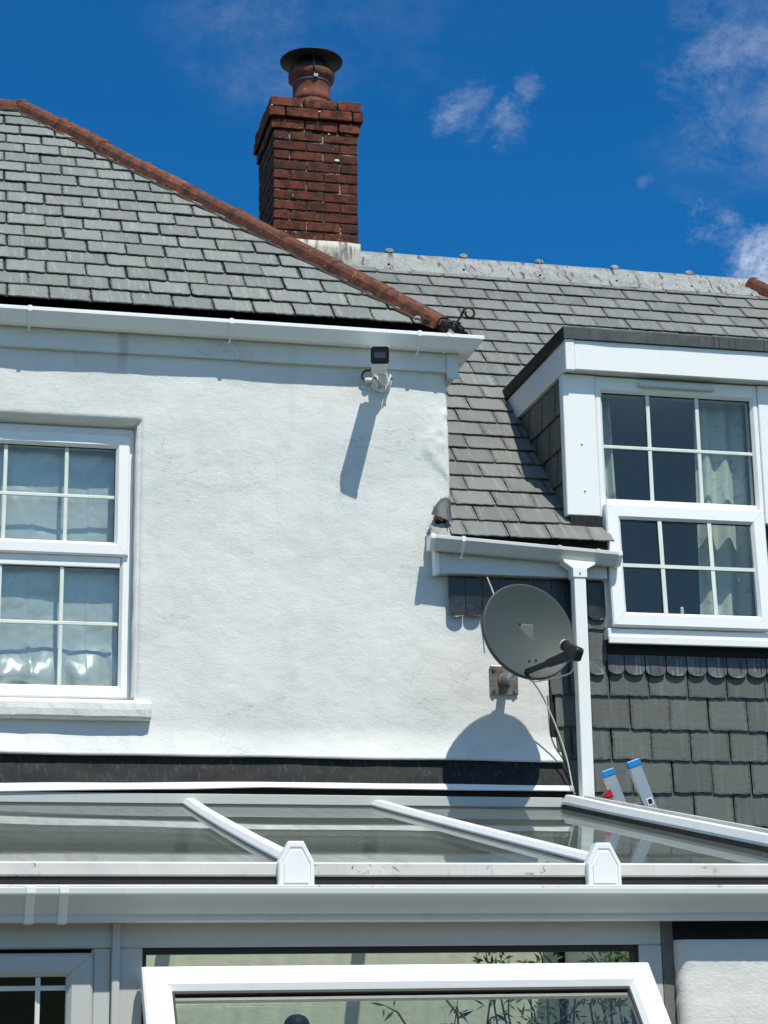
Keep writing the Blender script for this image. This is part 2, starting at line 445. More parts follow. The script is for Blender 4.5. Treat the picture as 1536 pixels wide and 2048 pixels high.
# ------------------------------------------------------------------ ground
gm = MB()                                   # flat by the house, unseen bank added behind the viewer to darken pane reflections
gp = [(150, 0), (-13.5, 0), (-15, .35), (-17, 1.7), (-19.5, 3.6), (-22, 4.6), (-30, 5.6), (-150, 8)]
gxs = [-150, -60, -30] + [x * 2 for x in range(-12, 13)] + [30, 60, 150]
gm.loft([[(x, y, z + (.5 * nz(x * .13, y * .2, 1) + .25 * nz(x * .5, y * .5, 3) if z > .3 else 0)) for x in gxs] for y, z in gp], closed=False)
g = gm.build('ground', plain('garden_lawn', (.050, .070, .028), .95, vary=.25, scale=.8), smooth=True)
g['kind'] = 'structure'
g = MB().quad((-6, -7, .004), (9, -7, .004), (9, -3.2, .004), (-6, -3.2, .004)).build('patio', plain('grey_paving', (.20, .20, .175), .9, vary=.08, scale=2.), recalc=False)
g['kind'] = 'structure'

# ------------------------------------------------------------------ slates
def slate_variants(n, wd, ln, rag, thick, lift):
    out = []
    for i in range(n):
        rnd = random.Random(100 + i + int(wd * 1000)); h = wd / 2
        pts = []
        nt_ = 11
        for k in range(nt_ + 1):
            x = -h + wd * k / nt_
            y = rnd.uniform(-rag, rag) * (1 if 0 < k < nt_ else .4)
            if k in (0, nt_): y += rnd.choice((0, 0, 0, rag * 1.6))
            pts.append((x + (rnd.uniform(-.003, .003) if 0 < k < nt_ else 0), y))
        for y in (.05, .10, .15): pts.append((h + rnd.uniform(-rag, rag * .3) * .8, y))
        pts += [(h, ln), (-h, ln)]
        for y in (.15, .10, .05): pts.append((-h - rnd.uniform(-rag, rag * .3) * .8, y))
        top = []; bot = []
        for x, y in pts:
            z = lift + thick - (lift + .0035) * max(y, 0) / ln
            top.append((x, y, z)); bot.append((x * .995, y, z - thick))
        m = len(pts); V = top + bot
        Fc = [tuple(range(m)), tuple(range(2 * m - 1, m - 1, -1))] + [(m + k, m + (k + 1) % m, (k + 1) % m, k) for k in range(m)]
        me = bpy.data.meshes.new('slate'); me.from_pydata(V, [], Fc)
        out.append(me)
    return out
def clip_copy(me, mat_world, planes):
    """cut a slate along the line where a hip, verge or cheek stops it"""
    b = bmesh.new(); b.from_mesh(me); b.transform(mat_world)
    for co, no in planes:
        r = bmesh.ops.bisect_plane(b, geom=b.verts[:] + b.edges[:] + b.faces[:], plane_co=co, plane_no=no, clear_outer=True)
        ed = [e for e in b.edges if e.is_boundary]
        if ed: bmesh.ops.holes_fill(b, edges=ed)
        if len(b.faces) == 0: break
    if len(b.faces) == 0 or len(b.verts) < 3: b.free(); return None
    b.transform(mat_world.inverted())
    m2 = bpy.data.meshes.new('slate'); b.to_mesh(m2); b.free(); return m2
def add_slate(name, me, rot, loc, parent, mat, planes=None, spin=0.):
    mwm = Matrix.Translation(loc) @ rot.to_4x4() @ Matrix.Rotation(spin, 4, 'Z')
    if planes:
        pts = [mwm @ v.co for v in me.vertices]
        outside = [(any((p - co).dot(no) > .0005 for p in pts), all((p - co).dot(no) > 0 for p in pts)) for co, no in planes]
        if any(a for _, a in outside): return None
        if any(a for a, _ in outside):
            me = clip_copy(me, mwm, planes)
            if me is None: return None
            xs = [v.co.x for v in me.vertices]; ys = [v.co.y for v in me.vertices]
            if max(xs) - min(xs) < .02 or max(ys) - min(ys) < .02: return None
    if not me.materials: me.materials.append(M[mat])
    ob = bpy.data.objects.new(name, me); COL.objects.link(ob)
    ob.parent = parent
    ob.matrix_local = Matrix.Translation(-WL[parent.name]) @ mwm
    return ob

# ================================================================== RENDERED HOUSE (left)
house = thing('rendered_house', 'white rendered house with grey slate hipped roof and clay hip tiles', 'house', (.6, 0, 0))
XE = 2.74                                     # right hand corner of the house
WX0, WX1, WZ0, WZ1 = -.36, 1.03, 3.21, 4.70   # window opening
def lin(a, b, st): n = max(1, round((b - a) / st)); return [a + (b - a) * i / n for i in range(n + 1)]
xs = lin(-1.7, WX0 - .06, .06)[:-1] + lin(WX0 - .06, WX0, .012)[:-1] + lin(WX0, WX1, .05)[:-1] + lin(WX1, WX1 + .06, .008)[:-1] + lin(WX1 + .06, XE - .05, .02)[:-1] + lin(XE - .05, XE, .008)[:-1] + lin(XE, 3.285, .018)
zs = lin(2.92, 3.08, .016)[:-1] + lin(3.08, WZ0 - .02, .02)[:-1] + lin(WZ0 - .02, WZ0, .01)[:-1] + lin(WZ0, 4.13, .02)[:-1] + lin(4.13, WZ1, .02)[:-1] + lin(WZ1, WZ1 + .05, .008)[:-1] + lin(WZ1 + .05, 5.24, .02)
PATCH = [(4.86, 2.70), (4.81, 2.68), (4.74, 2.63), (4.68, 2.60), (4.63, 2.595), (4.57, 2.635), (4.48, 2.71), (4.44, 2.74)]
def patch_x(z):
    for (za, xa), (zb, xb) in zip(PATCH, PATCH[1:]):
        if zb <= z <= za: return xa + (xb - xa) * (za - z) / (za - zb)
    return 9
def sst(a, b, v):
    t = min(1, max(0, (v - a) / (b - a))); return t * t * (3 - 2 * t)
def wall_y(x, z):
    y = -.010 * nz(x * 1.1, z * 1.3, 4) - .0055 * nz(x * 3.1, z * 2.6, 9) - .0024 * nz(x * 8, z * 9, 2) - .0009 * nz(x * 22, z * 28, 5)
    px = patch_x(z) + .012 * nz(z * 14, 3, 1)
    y -= .009 * sst(-.010, .008, x - px) * (1 + .6 * nz(x * 22, z * 22, 7)) + .006 * sst(.02, 0, abs(x - px)) * nz(x * 40, z * 60, 3)
    if z < 3.08: y -= .045 * ((3.08 - z) / .16) ** 1.6
    y -= .004 * sst(.012, 0, abs(z - (3.135 + .02 * nz(x * 1.5, 0, 3)))) * sst(1.3, 1.6, x) * sst(2.4, 1.9, x)   # trowel ridge
    r = .035
    dx = min(abs(x - WX1), abs(x - WX0)) if WZ0 - .001 <= z <= WZ1 + .001 else 9
    dz = abs(z - WZ1) if WX0 <= x <= WX1 and z >= WZ1 - 1e-6 else 9
    if not (WX0 <= x <= WX1): d = math.hypot(max(x - WX1, WX0 - x, 0), max(z - WZ1, 0)) if z >= WZ0 else 9
    else: d = dz
    if d < r: y += r - math.sqrt(max(0, r * r - (r - d) ** 2))
    if z > 4.14:
        d = XE - x
        if 0 <= d < .03: y += .03 - math.sqrt(max(0, .03 ** 2 - (.03 - d) ** 2))
    return y
wv = []; idx = {}
m = MB()
for j, z in enumerate(zs):
    for i, x in enumerate(xs):
        if WX0 + 1e-6 < x < WX1 - 1e-6 and WZ0 + 1e-6 < z < WZ1 - 1e-6: continue
        if x > XE + 1e-6 and z > 4.131: continue
        xx = x
        if 4.12 < z < 4.36:
            nt2 = sst(4.12, 4.17, z) * sst(4.36, 4.30, z)
            xx -= (.085 * nt2 + .018 * nz(z * 30, 4, 4) * nt2) * sst(XE - .22, XE, x) if x <= XE + 1e-6 else 0
        if z > 4.14: xx += .012 * nz(z * 2.6, 1, 8) * sst(XE - .25, XE, x) + .004 * nz(z * 13, 1, 8) * sst(XE - .08, XE, x)
        else:
            e = sst(3.0, 3.285, x)
            xx += e * (.03 * sst(3.25, 2.95, z) + .008 * nz(z * 16, 5, 5) + .006 * nz(z * 41, 5, 2))
        zz = z
        if z < 2.95: zz += .004 * nz(x * 2.0, 7, 1)
        idx[i, j] = len(m.v); m.v.append((xx, wall_y(x, z), zz))
for j in range(len(zs) - 1):
    for i in range(len(xs) - 1):
        x, z = (xs[i] + xs[i + 1]) / 2, (zs[j] + zs[j + 1]) / 2
        if WX0 < x < WX1 and WZ0 < z < WZ1: continue
        k = [(i, j), (i + 1, j), (i + 1, j + 1), (i, j + 1)]
        if all(q in idx for q in k): m.f.append(tuple(idx[q] for q in k))
# turned edges: underside drip, corner return, window reveal
def fringe(keys, f):
    base = len(m.v)
    for q in keys: m.v.append(f(Vector(m.v[idx[q]])))
    for a in range(len(keys) - 1): m.f.append((idx[keys[a]], idx[keys[a + 1]], base + a + 1, base + a))
nx, nzs = len(xs), len(zs)
fringe([(i, 0) for i in range(nx)], lambda p: (p.x, .03, p.z + .004))
ie = min(range(nx), key=lambda i: abs(xs[i] - XE))
fringe([(ie, j) for j in range(nzs) if zs[j] > 4.125 and (ie, j) in idx], lambda p: (p.x - .004, .25, p.z))
iw = min(range(nx), key=lambda i: abs(xs[i] - WX1)); iw0 = min(range(nx), key=lambda i: abs(xs[i] - WX0))
jw0 = min(range(nzs), key=lambda j: abs(zs[j] - WZ0)); jw1 = min(range(nzs), key=lambda j: abs(zs[j] - WZ1))
fringe([(iw, j) for j in range(jw0, jw1 + 1)], lambda p: (p.x - .012 + .004 * nz(p.z * 6, 1, 1), .13, p.z))
fringe([(iw0, j) for j in range(jw0, jw1 + 1)], lambda p: (p.x, .13, p.z))
fringe([(i, jw1) for i in range(iw0, iw + 1)], lambda p: (p.x, .13, p.z - .01))
fringe([(i, jw0) for i in range(iw0, iw + 1)], lambda p: (p.x, .13, p.z))
m.build('wall', 'render', house, smooth=True)
mb = MB().box(XE - .24, XE - .006, .2, 4.2, 2.9, 5.28).box(-1.7, XE - .24, 4.0, 4.2, 0, 5.28)
mb.build('side_wall', 'render', house)
MB().box(-1.7, -1.5, .2, 4.0, 0, 5.28).build('side_wall', 'render', house)
# inner wall below, seen inside the conservatory, with a dark doorway
MB().box(.95, 3.26, .005, .2, 0, 2.915).box(-1.5, -.2, .005, .2, 0, 2.915).box(-.2, .95, .005, .2, 2.15, 2.915).build('lower_wall', 'sage', house)
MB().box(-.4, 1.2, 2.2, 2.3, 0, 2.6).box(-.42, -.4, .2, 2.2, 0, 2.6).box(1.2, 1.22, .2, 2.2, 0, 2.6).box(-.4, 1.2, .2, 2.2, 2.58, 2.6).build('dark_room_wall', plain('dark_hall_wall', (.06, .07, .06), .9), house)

MB().box(2.50, 2.733, .035, .2, 4.05, 4.40).build('exposed_core', 'mortar', house)

# sill
m = MB()
SX0, SX1 = -.46, 1.116
sx = lin(SX0, SX1, .03)
prof = [(.12, 3.215), (.0, 3.208), (-.05, 3.196), (-.062, 3.185), (-.066, 3.15), (-.064, 3.115), (-.055, 3.102), (0, 3.10), (.06, 3.10)]
rings = []
for x in sx:
    e = 0 if min(x - SX0, SX1 - x) > .02 else -.006
    rings.append([(x, y + (.004 * nz(x * 9, y * 20, z * 9) + .003 * nz(x * 30, z * 25, 2) - e) * (1 if y < .05 else 0), z + .004 * nz(x * 7, z * 30, 1) * (1 if y < 0 else 0)) for y, z in prof])
m.loft(rings).build('window_sill', 'render', house, smooth=False, bevel=.004)

# window
def frame(mb, x0, x1, z0, z1, w_, y0, y1, wt_=None, wb=None):
    wt_ = wt_ or w_; wb = wb or w_
    # mitred frame as four lofted rails with a bevelled inner edge
    def ring(x, z, ix, iz):
        return x, z, ix, iz
    o = [(x0, z0), (x1, z0), (x1, z1), (x0, z1)]
    i_ = [(x0 + w_, z0 + wb), (x1 - w_, z0 + wb), (x1 - w_, z1 - wt_), (x0 + w_, z1 - wt_)]
    b_ = .016
    c = [(x0 + w_ - b_, z0 + wb - b_), (x1 - w_ + b_, z0 + wb - b_), (x1 - w_ + b_, z1 - wt_ + b_), (x0 + w_ - b_, z1 - wt_ + b_)]
    q = [(x0 + .008, z0 + .008), (x1 - .008, z0 + .008), (x1 - .008, z1 - .008), (x0 + .008, z1 - .008)]
    for k in range(4):
        k2 = (k + 1) % 4
        rings = []
        for a in (k, k2):
            rings.append([(o[a][0], y1, o[a][1]), (o[a][0], y0 + .008, o[a][1]), (q[a][0], y0, q[a][1]), (c[a][0], y0, c[a][1]), (i_[a][0], y0 + .018, i_[a][1]), (i_[a][0], y1, i_[a][1])])
        g_ = .0006
        d = (Vector(rings[1][0]) - Vector(rings[0][0])).normalized() * g_
        rings[0] = [tuple(Vector(p) + d) for p in rings[0]]; rings[1] = [tuple(Vector(p) - d) for p in rings[1]]
        mb.loft(rings)
    return mb
win = part('window', house, (.35, .1, 3.22))
frame(MB(), -.33, 1.022, 3.232, 4.69, .066, .10, .17).build('frame', 'pvc', win)
frame(MB(), -.30, .996, 3.985, 4.648, .074, .078, .15).build('sash', 'pvc', win)
bx('transom', 'pvc', win, -.27, .956, .104, .16, 3.925, 3.984)
MB().box(-.23, .924, .115, .121, 4.058, 4.576).build('pane', 'glass', win)
MB().box(-.27, .958, .125, .131, 3.296, 3.926).build('pane', 'glass', win)
for z0, z1, zm, xq, y in ((4.058, 4.575, 4.306, (.664, .346, .028), .105), (3.297, 3.925, 3.624, (.656, .337, .02), .115)):
    for x in xq: bx('glazing_bar', 'muntin', win, x - .0105, x + .0105, y - .001, y + .007, z0, z1, .003)
    bx('glazing_bar', 'muntin', win, -.25, .95 if z0 < 4 else .921, y - .003, y + .006, zm - .0095, zm + .0095, .003)
for x0, x1, z0, z1, y in ((.919, .924, 4.06, 4.575, .1), (-.23, .92, 4.571, 4.576, .1), (.953, .958, 3.297, 3.925, .118), (-.27, .953, 3.921, 3.926, .118)):
    MB().box(x0, x1, y, y + .014, z0, z1).build('gasket', 'gasket', win)

# foil screens behind the panes
def foil(name, label, x0, x1, z0, z1, y, seed, curl):
    m = MB(); nxx, nzz = 170, 100
    for j in range(nzz + 1):
        for i in range(nxx + 1):
            x = x0 + (x1 - x0) * i / nxx; t = j / nzz; z = z0 + (z1 - z0) * t
            wx = x + .04 * nz(x * 3, z * 3, seed); wz = z + .04 * nz(z * 3, x * 3, seed + 1)
            def crumple(f, q):
                d = noise.voronoi(Vector((wx * f, wz * f * .85, seed + q)))[0]
                return d[1] - d[0]
            a = .022 * abs(nz(wx * 2.4, wz * 2.2, seed)) + .018 * crumple(2.3, 0) + .006 * crumple(6, 5) + .003 * crumple(15, 9) + .006 * abs(nz(wx * 9, wz * 2.5, seed + 12))
            for cx in (.09, .50, .80, -.2): a += .006 * sst(.006, 0, abs(x - cx - .012 * nz(z * 3, cx, seed)))
            if curl:
                lo = sst(.42, .0, t)
                a += lo * (.085 * abs(nz(x * 5.5, z * 4, seed + 8)) + .05 * max(0, nz(x * 12, z * 7, seed + 5)))
            m.v.append((x, y + .035 - a * .9, z + (.03 * nz(x * 7, 1, seed) * sst(.2, 0, t) if curl else 0)))
    for j in range(nzz):
        for i in range(nxx):
            q = j * (nxx + 1) + i; m.f.append((q, q + 1, q + nxx + 2, q + nxx + 1))
    o = m.build(name, 'foil', None, smooth=True)
    tag(o, label, 'foil', 'foil screens in the left window'); return o
foil('foil_screen', 'wrinkled silver foil screen behind the upper panes of the left window', -.28, .955, 4.0, 4.63, .175, 2.3, False)
foil('foil_screen', 'crumpled silver foil with curled bright bottom edge behind the lower left panes', -.3, .962, 3.27, 3.95, .175, 7.9, True)
MB().box(-.4, 1.06, .24, .26, 3.15, 4.75).build('dark_room_wall', 'room', house)

# fascia, felt, soffit and gutter
FY = -.03
fas = MB(); fx = lin(-1.7, 2.765, .06); rings = []
for x in fx:
    b0 = 5.076 + .003 * nz(x * 3, 1, 1)
    rings.append([(x, FY, b0), (x, FY, 5.25), (x, .02, 5.25), (x, .02, b0)])
fas.loft(rings).build('fascia', 'render', house)
MB().box(2.7665, 2.7905, FY - .004, 1.4, 5.06, 5.25).build('fascia', 'pvc_old', house, bevel=.003)
bx('corner_block', 'pvc_old', house, 2.725, 2.7935, FY - .012, FY - .001, 5.035, 5.25, .004)
MB().box(XE - .02, 2.766, .03, 1.4, 5.06, 5.075).build('soffit', 'pvc_old', house)
MB().box(-1.7, 2.78, -.024, .03, 5.2515, 5.31).box(2.75, 2.785, .0305, 1.4, 5.2515, 5.30).build('eaves_felt', 'felt', house)
def gutter_profile(w_, h_, lip):     # (out from fascia, height) closed loop, open trough, face leaning back under the lip
    t = .003
    return [(0, 0), (0, -h_ + .004), (.006, -h_), (w_ * .55, -h_ - .002), (w_ * .62, -h_ + .004), (w_ * .93, -lip - .004), (w_ - .003, -lip), (w_, -lip + .004), (w_, -.003), (w_ - .003, 0),
            (w_ - .010, 0), (w_ - .010, -lip * .6), (w_ * .60, -h_ + .010), (.010, -h_ + .008), (.010, 0)]
GP = gutter_profile(.122, .074, .024); GZ = 5.258
m = MB()
m.loft([[(-1.7, FY - .004 - d, GZ + z) for d, z in GP], [(2.79 + d, FY - .004 - d, GZ + z) for d, z in GP], [(2.79 + d, 1.1, GZ - .002 + z) for d, z in GP]])
gut = m.build('gutter', 'pvc', house)
def bracket(parent, x, y0, zt, w_, h_, lip, side=1):
    m = MB(); P = [(w_ + .002, .003), (w_ + .003, -lip), (w_ * .63, -h_ - .004), (w_ * .5, -h_ - .004)]
    t = .004
    rings = []
    prof = [(w_ - .014, .004), (w_ + .004, .004), (w_ + .004, -lip - .002), (w_ * .66, -h_ + .004), (w_ * .60, -h_ - .006), (w_ * .60 + .004 - .008, -h_ - .006), (w_ * .62, -h_ + .002), (w_, -lip - .004), (w_, .0), (w_ - .014, .0)]
    m.loft([[(x - .010, y0 - d, zt + z) for d, z in prof], [(x + .010, y0 - d, zt + z) for d, z in prof]])
    m.tube([(x + .004, y0 - w_ * .62, zt - h_), (x, y0 - w_ * .55, zt - h_ - .02), (x - .004, y0 - w_ * .5, zt - h_ - .040)], .0048, 6)
    m.tube([(x - .004, y0 - w_ * .5, zt - h_ - .040), (x - .008, y0 - w_ * .2, zt - h_ - .030), (x - .012, y0 - .002, zt - h_ - .020)], .0028, 6)
    return m.build('bracket', 'pvc', parent)
for x in (-.63, .436, 1.503, 2.545): bracket(gut, x, FY - .004, GZ, .122, .074, .024)
m = MB(); prof2 = [(d * 1.03 + (.002 if d > 0 else 0), z * 1.04 + .002) for d, z in GP[:10]]
inner = [(d * .985, z * .97) for d, z in reversed(GP[:10])]
def gutter_union(parent, x, wd, y0, zt, gp, mat='pvc', slope=0.):
    outer = [(d + (.004 if d > .01 else 0), z - (.004 if z < -.03 else 0) + (.004 if z > -.01 and d > .05 else 0)) for d, z in gp[:10]]
    inn = [(d - .001, z + .001) for d, z in reversed(gp[:10])]
    loop = outer + inn
    mm = MB().loft([[(x, y0 - d, zt + z) for d, z in loop], [(x + wd, y0 - d, zt + z + slope * wd) for d, z in loop]])
    return mm.build('union_clip', mat, parent)
gutter_union(gut, 2.700, .022, FY - .004, GZ, GP)

# ---------------- left roof
T = .973
HC = Vector((2.704, -.1, 5.311)); HE = Vector((.456, 2.148, 7.498))
n1 = Vector((0, -T, 1)).normalized(); n2 = Vector((T, 0, 1)).normalized(); hd = (HE - HC).normalized()
def zl(y): return 5.311 + T * (y + .1)
roof = MB()
YB = 2 * HE.y + .1
roof.quad((-1.7, -.085, zl(-.085)), (HC.x - .012, -.085, zl(-.085)), tuple(HE), (-1.7, HE.y, HE.z))
roof.quad((HC.x + .06, -.085, zl(-.1) - .035), (HC.x + .06, YB, zl(-.1) - .04), tuple(HE))
roof.quad((-1.7, HE.y, HE.z), tuple(HE), (HC.x + .06, YB, zl(-.1) - .04), (-1.7, YB, zl(-.1) - .04))
rf = roof.build('roof', 'felt', house, recalc=False)
SL = slate_variants(16, .2130, .186, .0050, .0065, .0095)
rotL = Matrix(((1, 0, 0), (0, math.cos(math.atan(T)), -math.sin(math.atan(T))), (0, math.sin(math.atan(T)), math.cos(math.atan(T)))))
hip_n = n1.cross(hd); hip_n = hip_n if hip_n.x > 0 else -hip_n
GA = .1235
k = 0; y = -.093
while y < HE.y - .02:
    off = (.11 if k % 2 else 0) + random.uniform(-.014, .014)
    x = -.12 + off - .22 - .2205 * 4
    row = []
    xr = HC.x - (y + .1)
    while x < xr + .15:
        planes = [(HC + hip_n * (-.012), hip_n), (HE + Vector((0, .0, 0)), Vector((0, 1, 0)))]
        loc = Vector((x + .11 + random.uniform(-.004, .004), y + random.uniform(-.004, .004), zl(y) + random.uniform(0, .003)))
        if x + .22 > -.62:
            add_slate('slate', random.choice(SL), rotL, loc, rf, 'slate_l', planes, random.uniform(-.008, .008))
        x += .2205
    y += GA; k += 1

# ---------------- hip and ridge tiles
def tile_run(parent, a, b, na, nb, n, lift=.011, leg=.082, top=.050, mat='tile', start=0., names='hip_tile', jit=1.):
    a = Vector(a); b = Vector(b); d = (b - a).normalized(); ln = (b - a).length
    u = Vector((0, 0, 1)); u = (u - d * u.dot(d)).normalized()
    def side(nrm):
        v = nrm.cross(d).normalized()
        return v if v.z < 0 else -v
    va, vb = side(na), side(nb)
    st = ln / n
    for i in range(n):
        r_ = random.Random(i * 7 + 3)
        p0 = a + d * (st * i - .012); p1 = a + d * (st * (i + 1) + .01)
        up = u * (lift + .004 * r_.uniform(-1, 1) * jit); sh = va * r_.uniform(-.006, .006) * jit
        def ring(p, e, grow):
            o = [va * (leg + grow) + up * .3, va * (leg * .97 + grow) + up + u * .046, va * (leg * .80 + grow) + up + u * (top + .012 + grow), u * (top * 1.02 + grow) + up, vb * (leg * .80 + grow) + up + u * (top + .012 + grow), vb * (leg * .97 + grow) + up + u * .046, vb * (leg + grow) + up * .3]
            inn = [vb * (leg - .018) + up * .25, vb * (leg * .5) + up + u * (top - .02), va * (leg * .5) + up + u * (top - .02), va * (leg - .018) + up * .25]
            return [p + q + sh + e for q in o + inn]
        e0 = u * r_.uniform(-.004, .004) * jit; e1 = u * r_.uniform(-.004, .004) * jit
        m = MB().loft([ring(p0, e0, .0), ring(p0 + (p1 - p0) * .5, (e0 + e1) * .5, r_.uniform(-.002, .002)), ring(p1 - d * .03, e1, .0), ring(p1 - d * .028, e1, .006), ring(p1, e1, .006)])
        m.build(names, mat, parent, bevel=.004, seg=1)
    return va, vb
va, vb = tile_run(rf, HC + hd * .03, HE + hd * .02, n1, n2, 9)
tile_run(rf, HE - Vector((.03, 0, 0)), (-1.5, HE.y, HE.z), n1, Vector((0, T, 1)).normalized(), 4, names='ridge_tile', lift=.012)
# mortar bedding under the hip tiles
def bedding(parent, a, b, off, r0, mat, seed, n=120, name='mortar_bed'):
    a = Vector(a); b = Vector(b); pts = []; rr = []
    for i in range(n + 1):
        t = i / n; p = a.lerp(b, t) + off * (1 + .12 * nz(t * 31, seed, 1)) + Vector((0, 0, .010 * nz(t * 57, seed, 4)))
        pts.append(p); rr.append(r0 * (1 + .45 * nz(t * 40, seed, 7) + .3 * nz(t * 120, seed, 2)))
    rr[0] = rr[-1] = .004
    return MB().tube(pts, rr, 7).build(name, mat, parent, smooth=True)
bedding(rf, HC + hd * .04, HE, va * .097 + Vector((0, 0, .010)), .014, 'mortar', 1)
bedding(rf, HE - Vector((.02, 0, 0)), (-1.5, HE.y, HE.z), Vector((0, -.085, -.06)), .018, 'moss', 4, 60)
def lump(name, c, r, mat, parent, seed, flat=.7):
    m = MB(); n, k2 = 10, 6; rings = []
    for j in range(k2 + 1):
        th = math.pi * (j + .02) / (k2 + .04); ring = []
        for i in range(n):
            a = 2 * math.pi * i / n; d = Vector((math.sin(th) * math.cos(a), math.sin(th) * math.sin(a), math.cos(th)))
            q = r * (1 + .45 * nz(d.x * 2 + seed, d.y * 2, d.z * 2) + .25 * nz(d.x * 5, d.y * 5 + seed, d.z * 5))
            ring.append((c[0] + d.x * q * 1.2, c[1] + d.y * q, c[2] + d.z * q * flat))
        rings.append(ring)
    return m.loft(rings).build(name, mat, parent)
for i, (dx, dy, dz, r, mt) in enumerate([(-.11, -.005, .03, .022, 'moss'), (-.075, .0, .028, .018, 'mortar'), (-.04, -.01, .03, .024, 'flash'), (-.012, -.02, .022, .022, 'mortar'), (.02, -.02, .02, .026, 'moss'), (.045, -.015, .008, .028, 'mortar'), (.075, -.005, -.008, .030, 'felt'), (.06, .02, .03, .03, 'mortar'), (.105, .01, -.025, .022, 'felt'), (-.15, .03, .055, .016, 'flash'), (.0, -.03, .0, .02, 'felt')]):
    lump('mortar_lump', HC + Vector((dx, dy, dz)), r, mt, rf, i * 3.7)
# hip iron: a wrought scroll at the foot of the hip
pts = []
base = HC + Vector((.035, -.03, -.005))
for i in range(8): pts.append(base + Vector((.008 * i, -.002 * i, .0075 * i + .0006 * i * i)))
c0 = pts[-1] + Vector((.034, 0, -.006))
for i in range(26):
    a = math.pi - i * .27; rr = .036 - i * .00062
    pts.append(c0 + Vector((math.cos(a) * rr, -.014, math.sin(a) * rr)))
MB().tube(pts, .0068, 6).build('hip_iron', 'iron', rf, smooth=True)

# ================================================================== SLATE HUNG HOUSE (right)
shouse = thing('slate_hung_house', 'slate hung house with dormer window and lead capped slate roof', 'house', (4.2, 0, 0))
TR = 1.008
def zr(y): return 4.246 + TR * y
RY = 2.51; RZ = zr(RY)
RX1 = 5.70
roof = MB()
roof.quad((2.70, -.118, zr(-.118)), (3.615, -.118, zr(-.118)), (3.615, 0, zr(0)), (2.70, 0, zr(0)))
roof.quad((1.5, 1.0, zr(1.0)), (1.5, RY, RZ), (RX1, RY, RZ), (RX1 + 1.65, 1.0, zr(1.0)))
roof.quad((2.735, 0, zr(0)), (3.45, 0, zr(0)), (3.45, 1.0, zr(1)), (2.735, 1.0, zr(1)))
roof.quad((4.74, 0, zr(0)), (RX1 + 2.6, 0, zr(0)), (RX1 + 1.65, 1.0, zr(1)), (4.74, 1.0, zr(1)))
roof.quad((1.5, RY, RZ), (1.5, 5.3, zr(-.1)), (RX1 + 2.6, 5.3, zr(-.1)), (RX1, RY, RZ))
roof.quad((RX1, RY, RZ), (RX1 + 2.6, 5.3, zr(-.1)), (RX1 + 2.6, 0, zr(0)))
rfr = roof.build('roof', 'felt', shouse, recalc=False)
SRV = slate_variants(12, .2305, .188, .0035, .0065, .011)
aR = math.atan(TR)
rotR = Matrix(((1, 0, 0), (0, math.cos(aR), -math.sin(aR)), (0, math.sin(aR), math.cos(aR))))
GB = .1165
hdr = Vector((1, -1, -TR)).normalized(); nR = Vector((0, -TR, 1)).normalized()
hr_n = nR.cross(hdr); hr_n = hr_n if hr_n.x > 0 else -hr_n
k = 0; y = -.136
while y < RY - .12:
    x = 2.545 + (.117 if k % 2 else 0) + random.uniform(-.012, .012)
    if y > .95: x -= .235 * 2
    while x < 6.4:
        xc = x + .1175
        planes = []
        ok = True
        if y < -.06:
            planes = [(Vector((2.703, 0, 0)), Vector((-1, 0, 0))), (Vector((3.622, 0, 0)), Vector((1, 0, 0)))]
            if x > 3.62: ok = False
        elif y < 1.02:
            planes = [(Vector((2.735 if y > 0 else 2.71, 0, 0)), Vector((-1, 0, 0))), (Vector((3.425, 0, 0)), Vector((1, 0, 0)))]
            if x > 3.43:
                ok = 4.6 < x < 5.5; planes = [(Vector((4.785, 0, 0)), Vector((-1, 0, 0)))]
        else:
            planes = [(Vector((RX1, RY, RZ)), hr_n)]
            if y < 1.25 and x > 3.7: ok = False
            if x < 2.5 - (y - 1.0) * 0: ok = False
        planes.append((Vector((0, RY, 0)), Vector((0, 1, 0))))
        if ok:
            loc = Vector((xc + random.uniform(-.002, .002), y + random.uniform(-.0025, .0025), zr(y) + random.uniform(0, .002)))
            add_slate('slate', random.choice(SRV), rotR, loc, rfr, 'slate_r', planes, random.uniform(-.006, .006))
        x += .2352
    y += GB; k += 1
# lead ridge in overlapping sheets with clips, hip tiles at its end
seam = [2.75, 3.00, 3.56, 4.12, 4.68, 5.24, RX1 + .02]
for i in range(6):
    xa, xb = seam[i], seam[i + 1] + .05
    rings = []
    for x in lin(xa, min(xb, RX1 + .03), .04):
        wv_ = .006 * nz(x * 6, 3, i) + .003 * nz(x * 19, 3, i)
        s_ = .0015 * i
        lo = .175 + .010 * nz(x * 5, i, 2)
        rings.append([(x, RY - lo, zr(RY - lo) + .016 + s_ + wv_ * .6), (x, RY - .10, zr(RY - .10) + .022 + s_ + wv_), (x, RY - .035, RZ + .004 + s_ + wv_), (x, RY - .02, RZ + .030 + s_), (x, RY, RZ + .040 + s_ + wv_ * .5), (x, RY + .02, RZ + .030 + s_), (x, RY + .04, RZ + .0 + s_), (x, RY + .15, RZ - .11 + s_)])
    MB().loft(rings, closed=False).build('ridge_lead', 'lead_ridge', rfr, smooth=True)
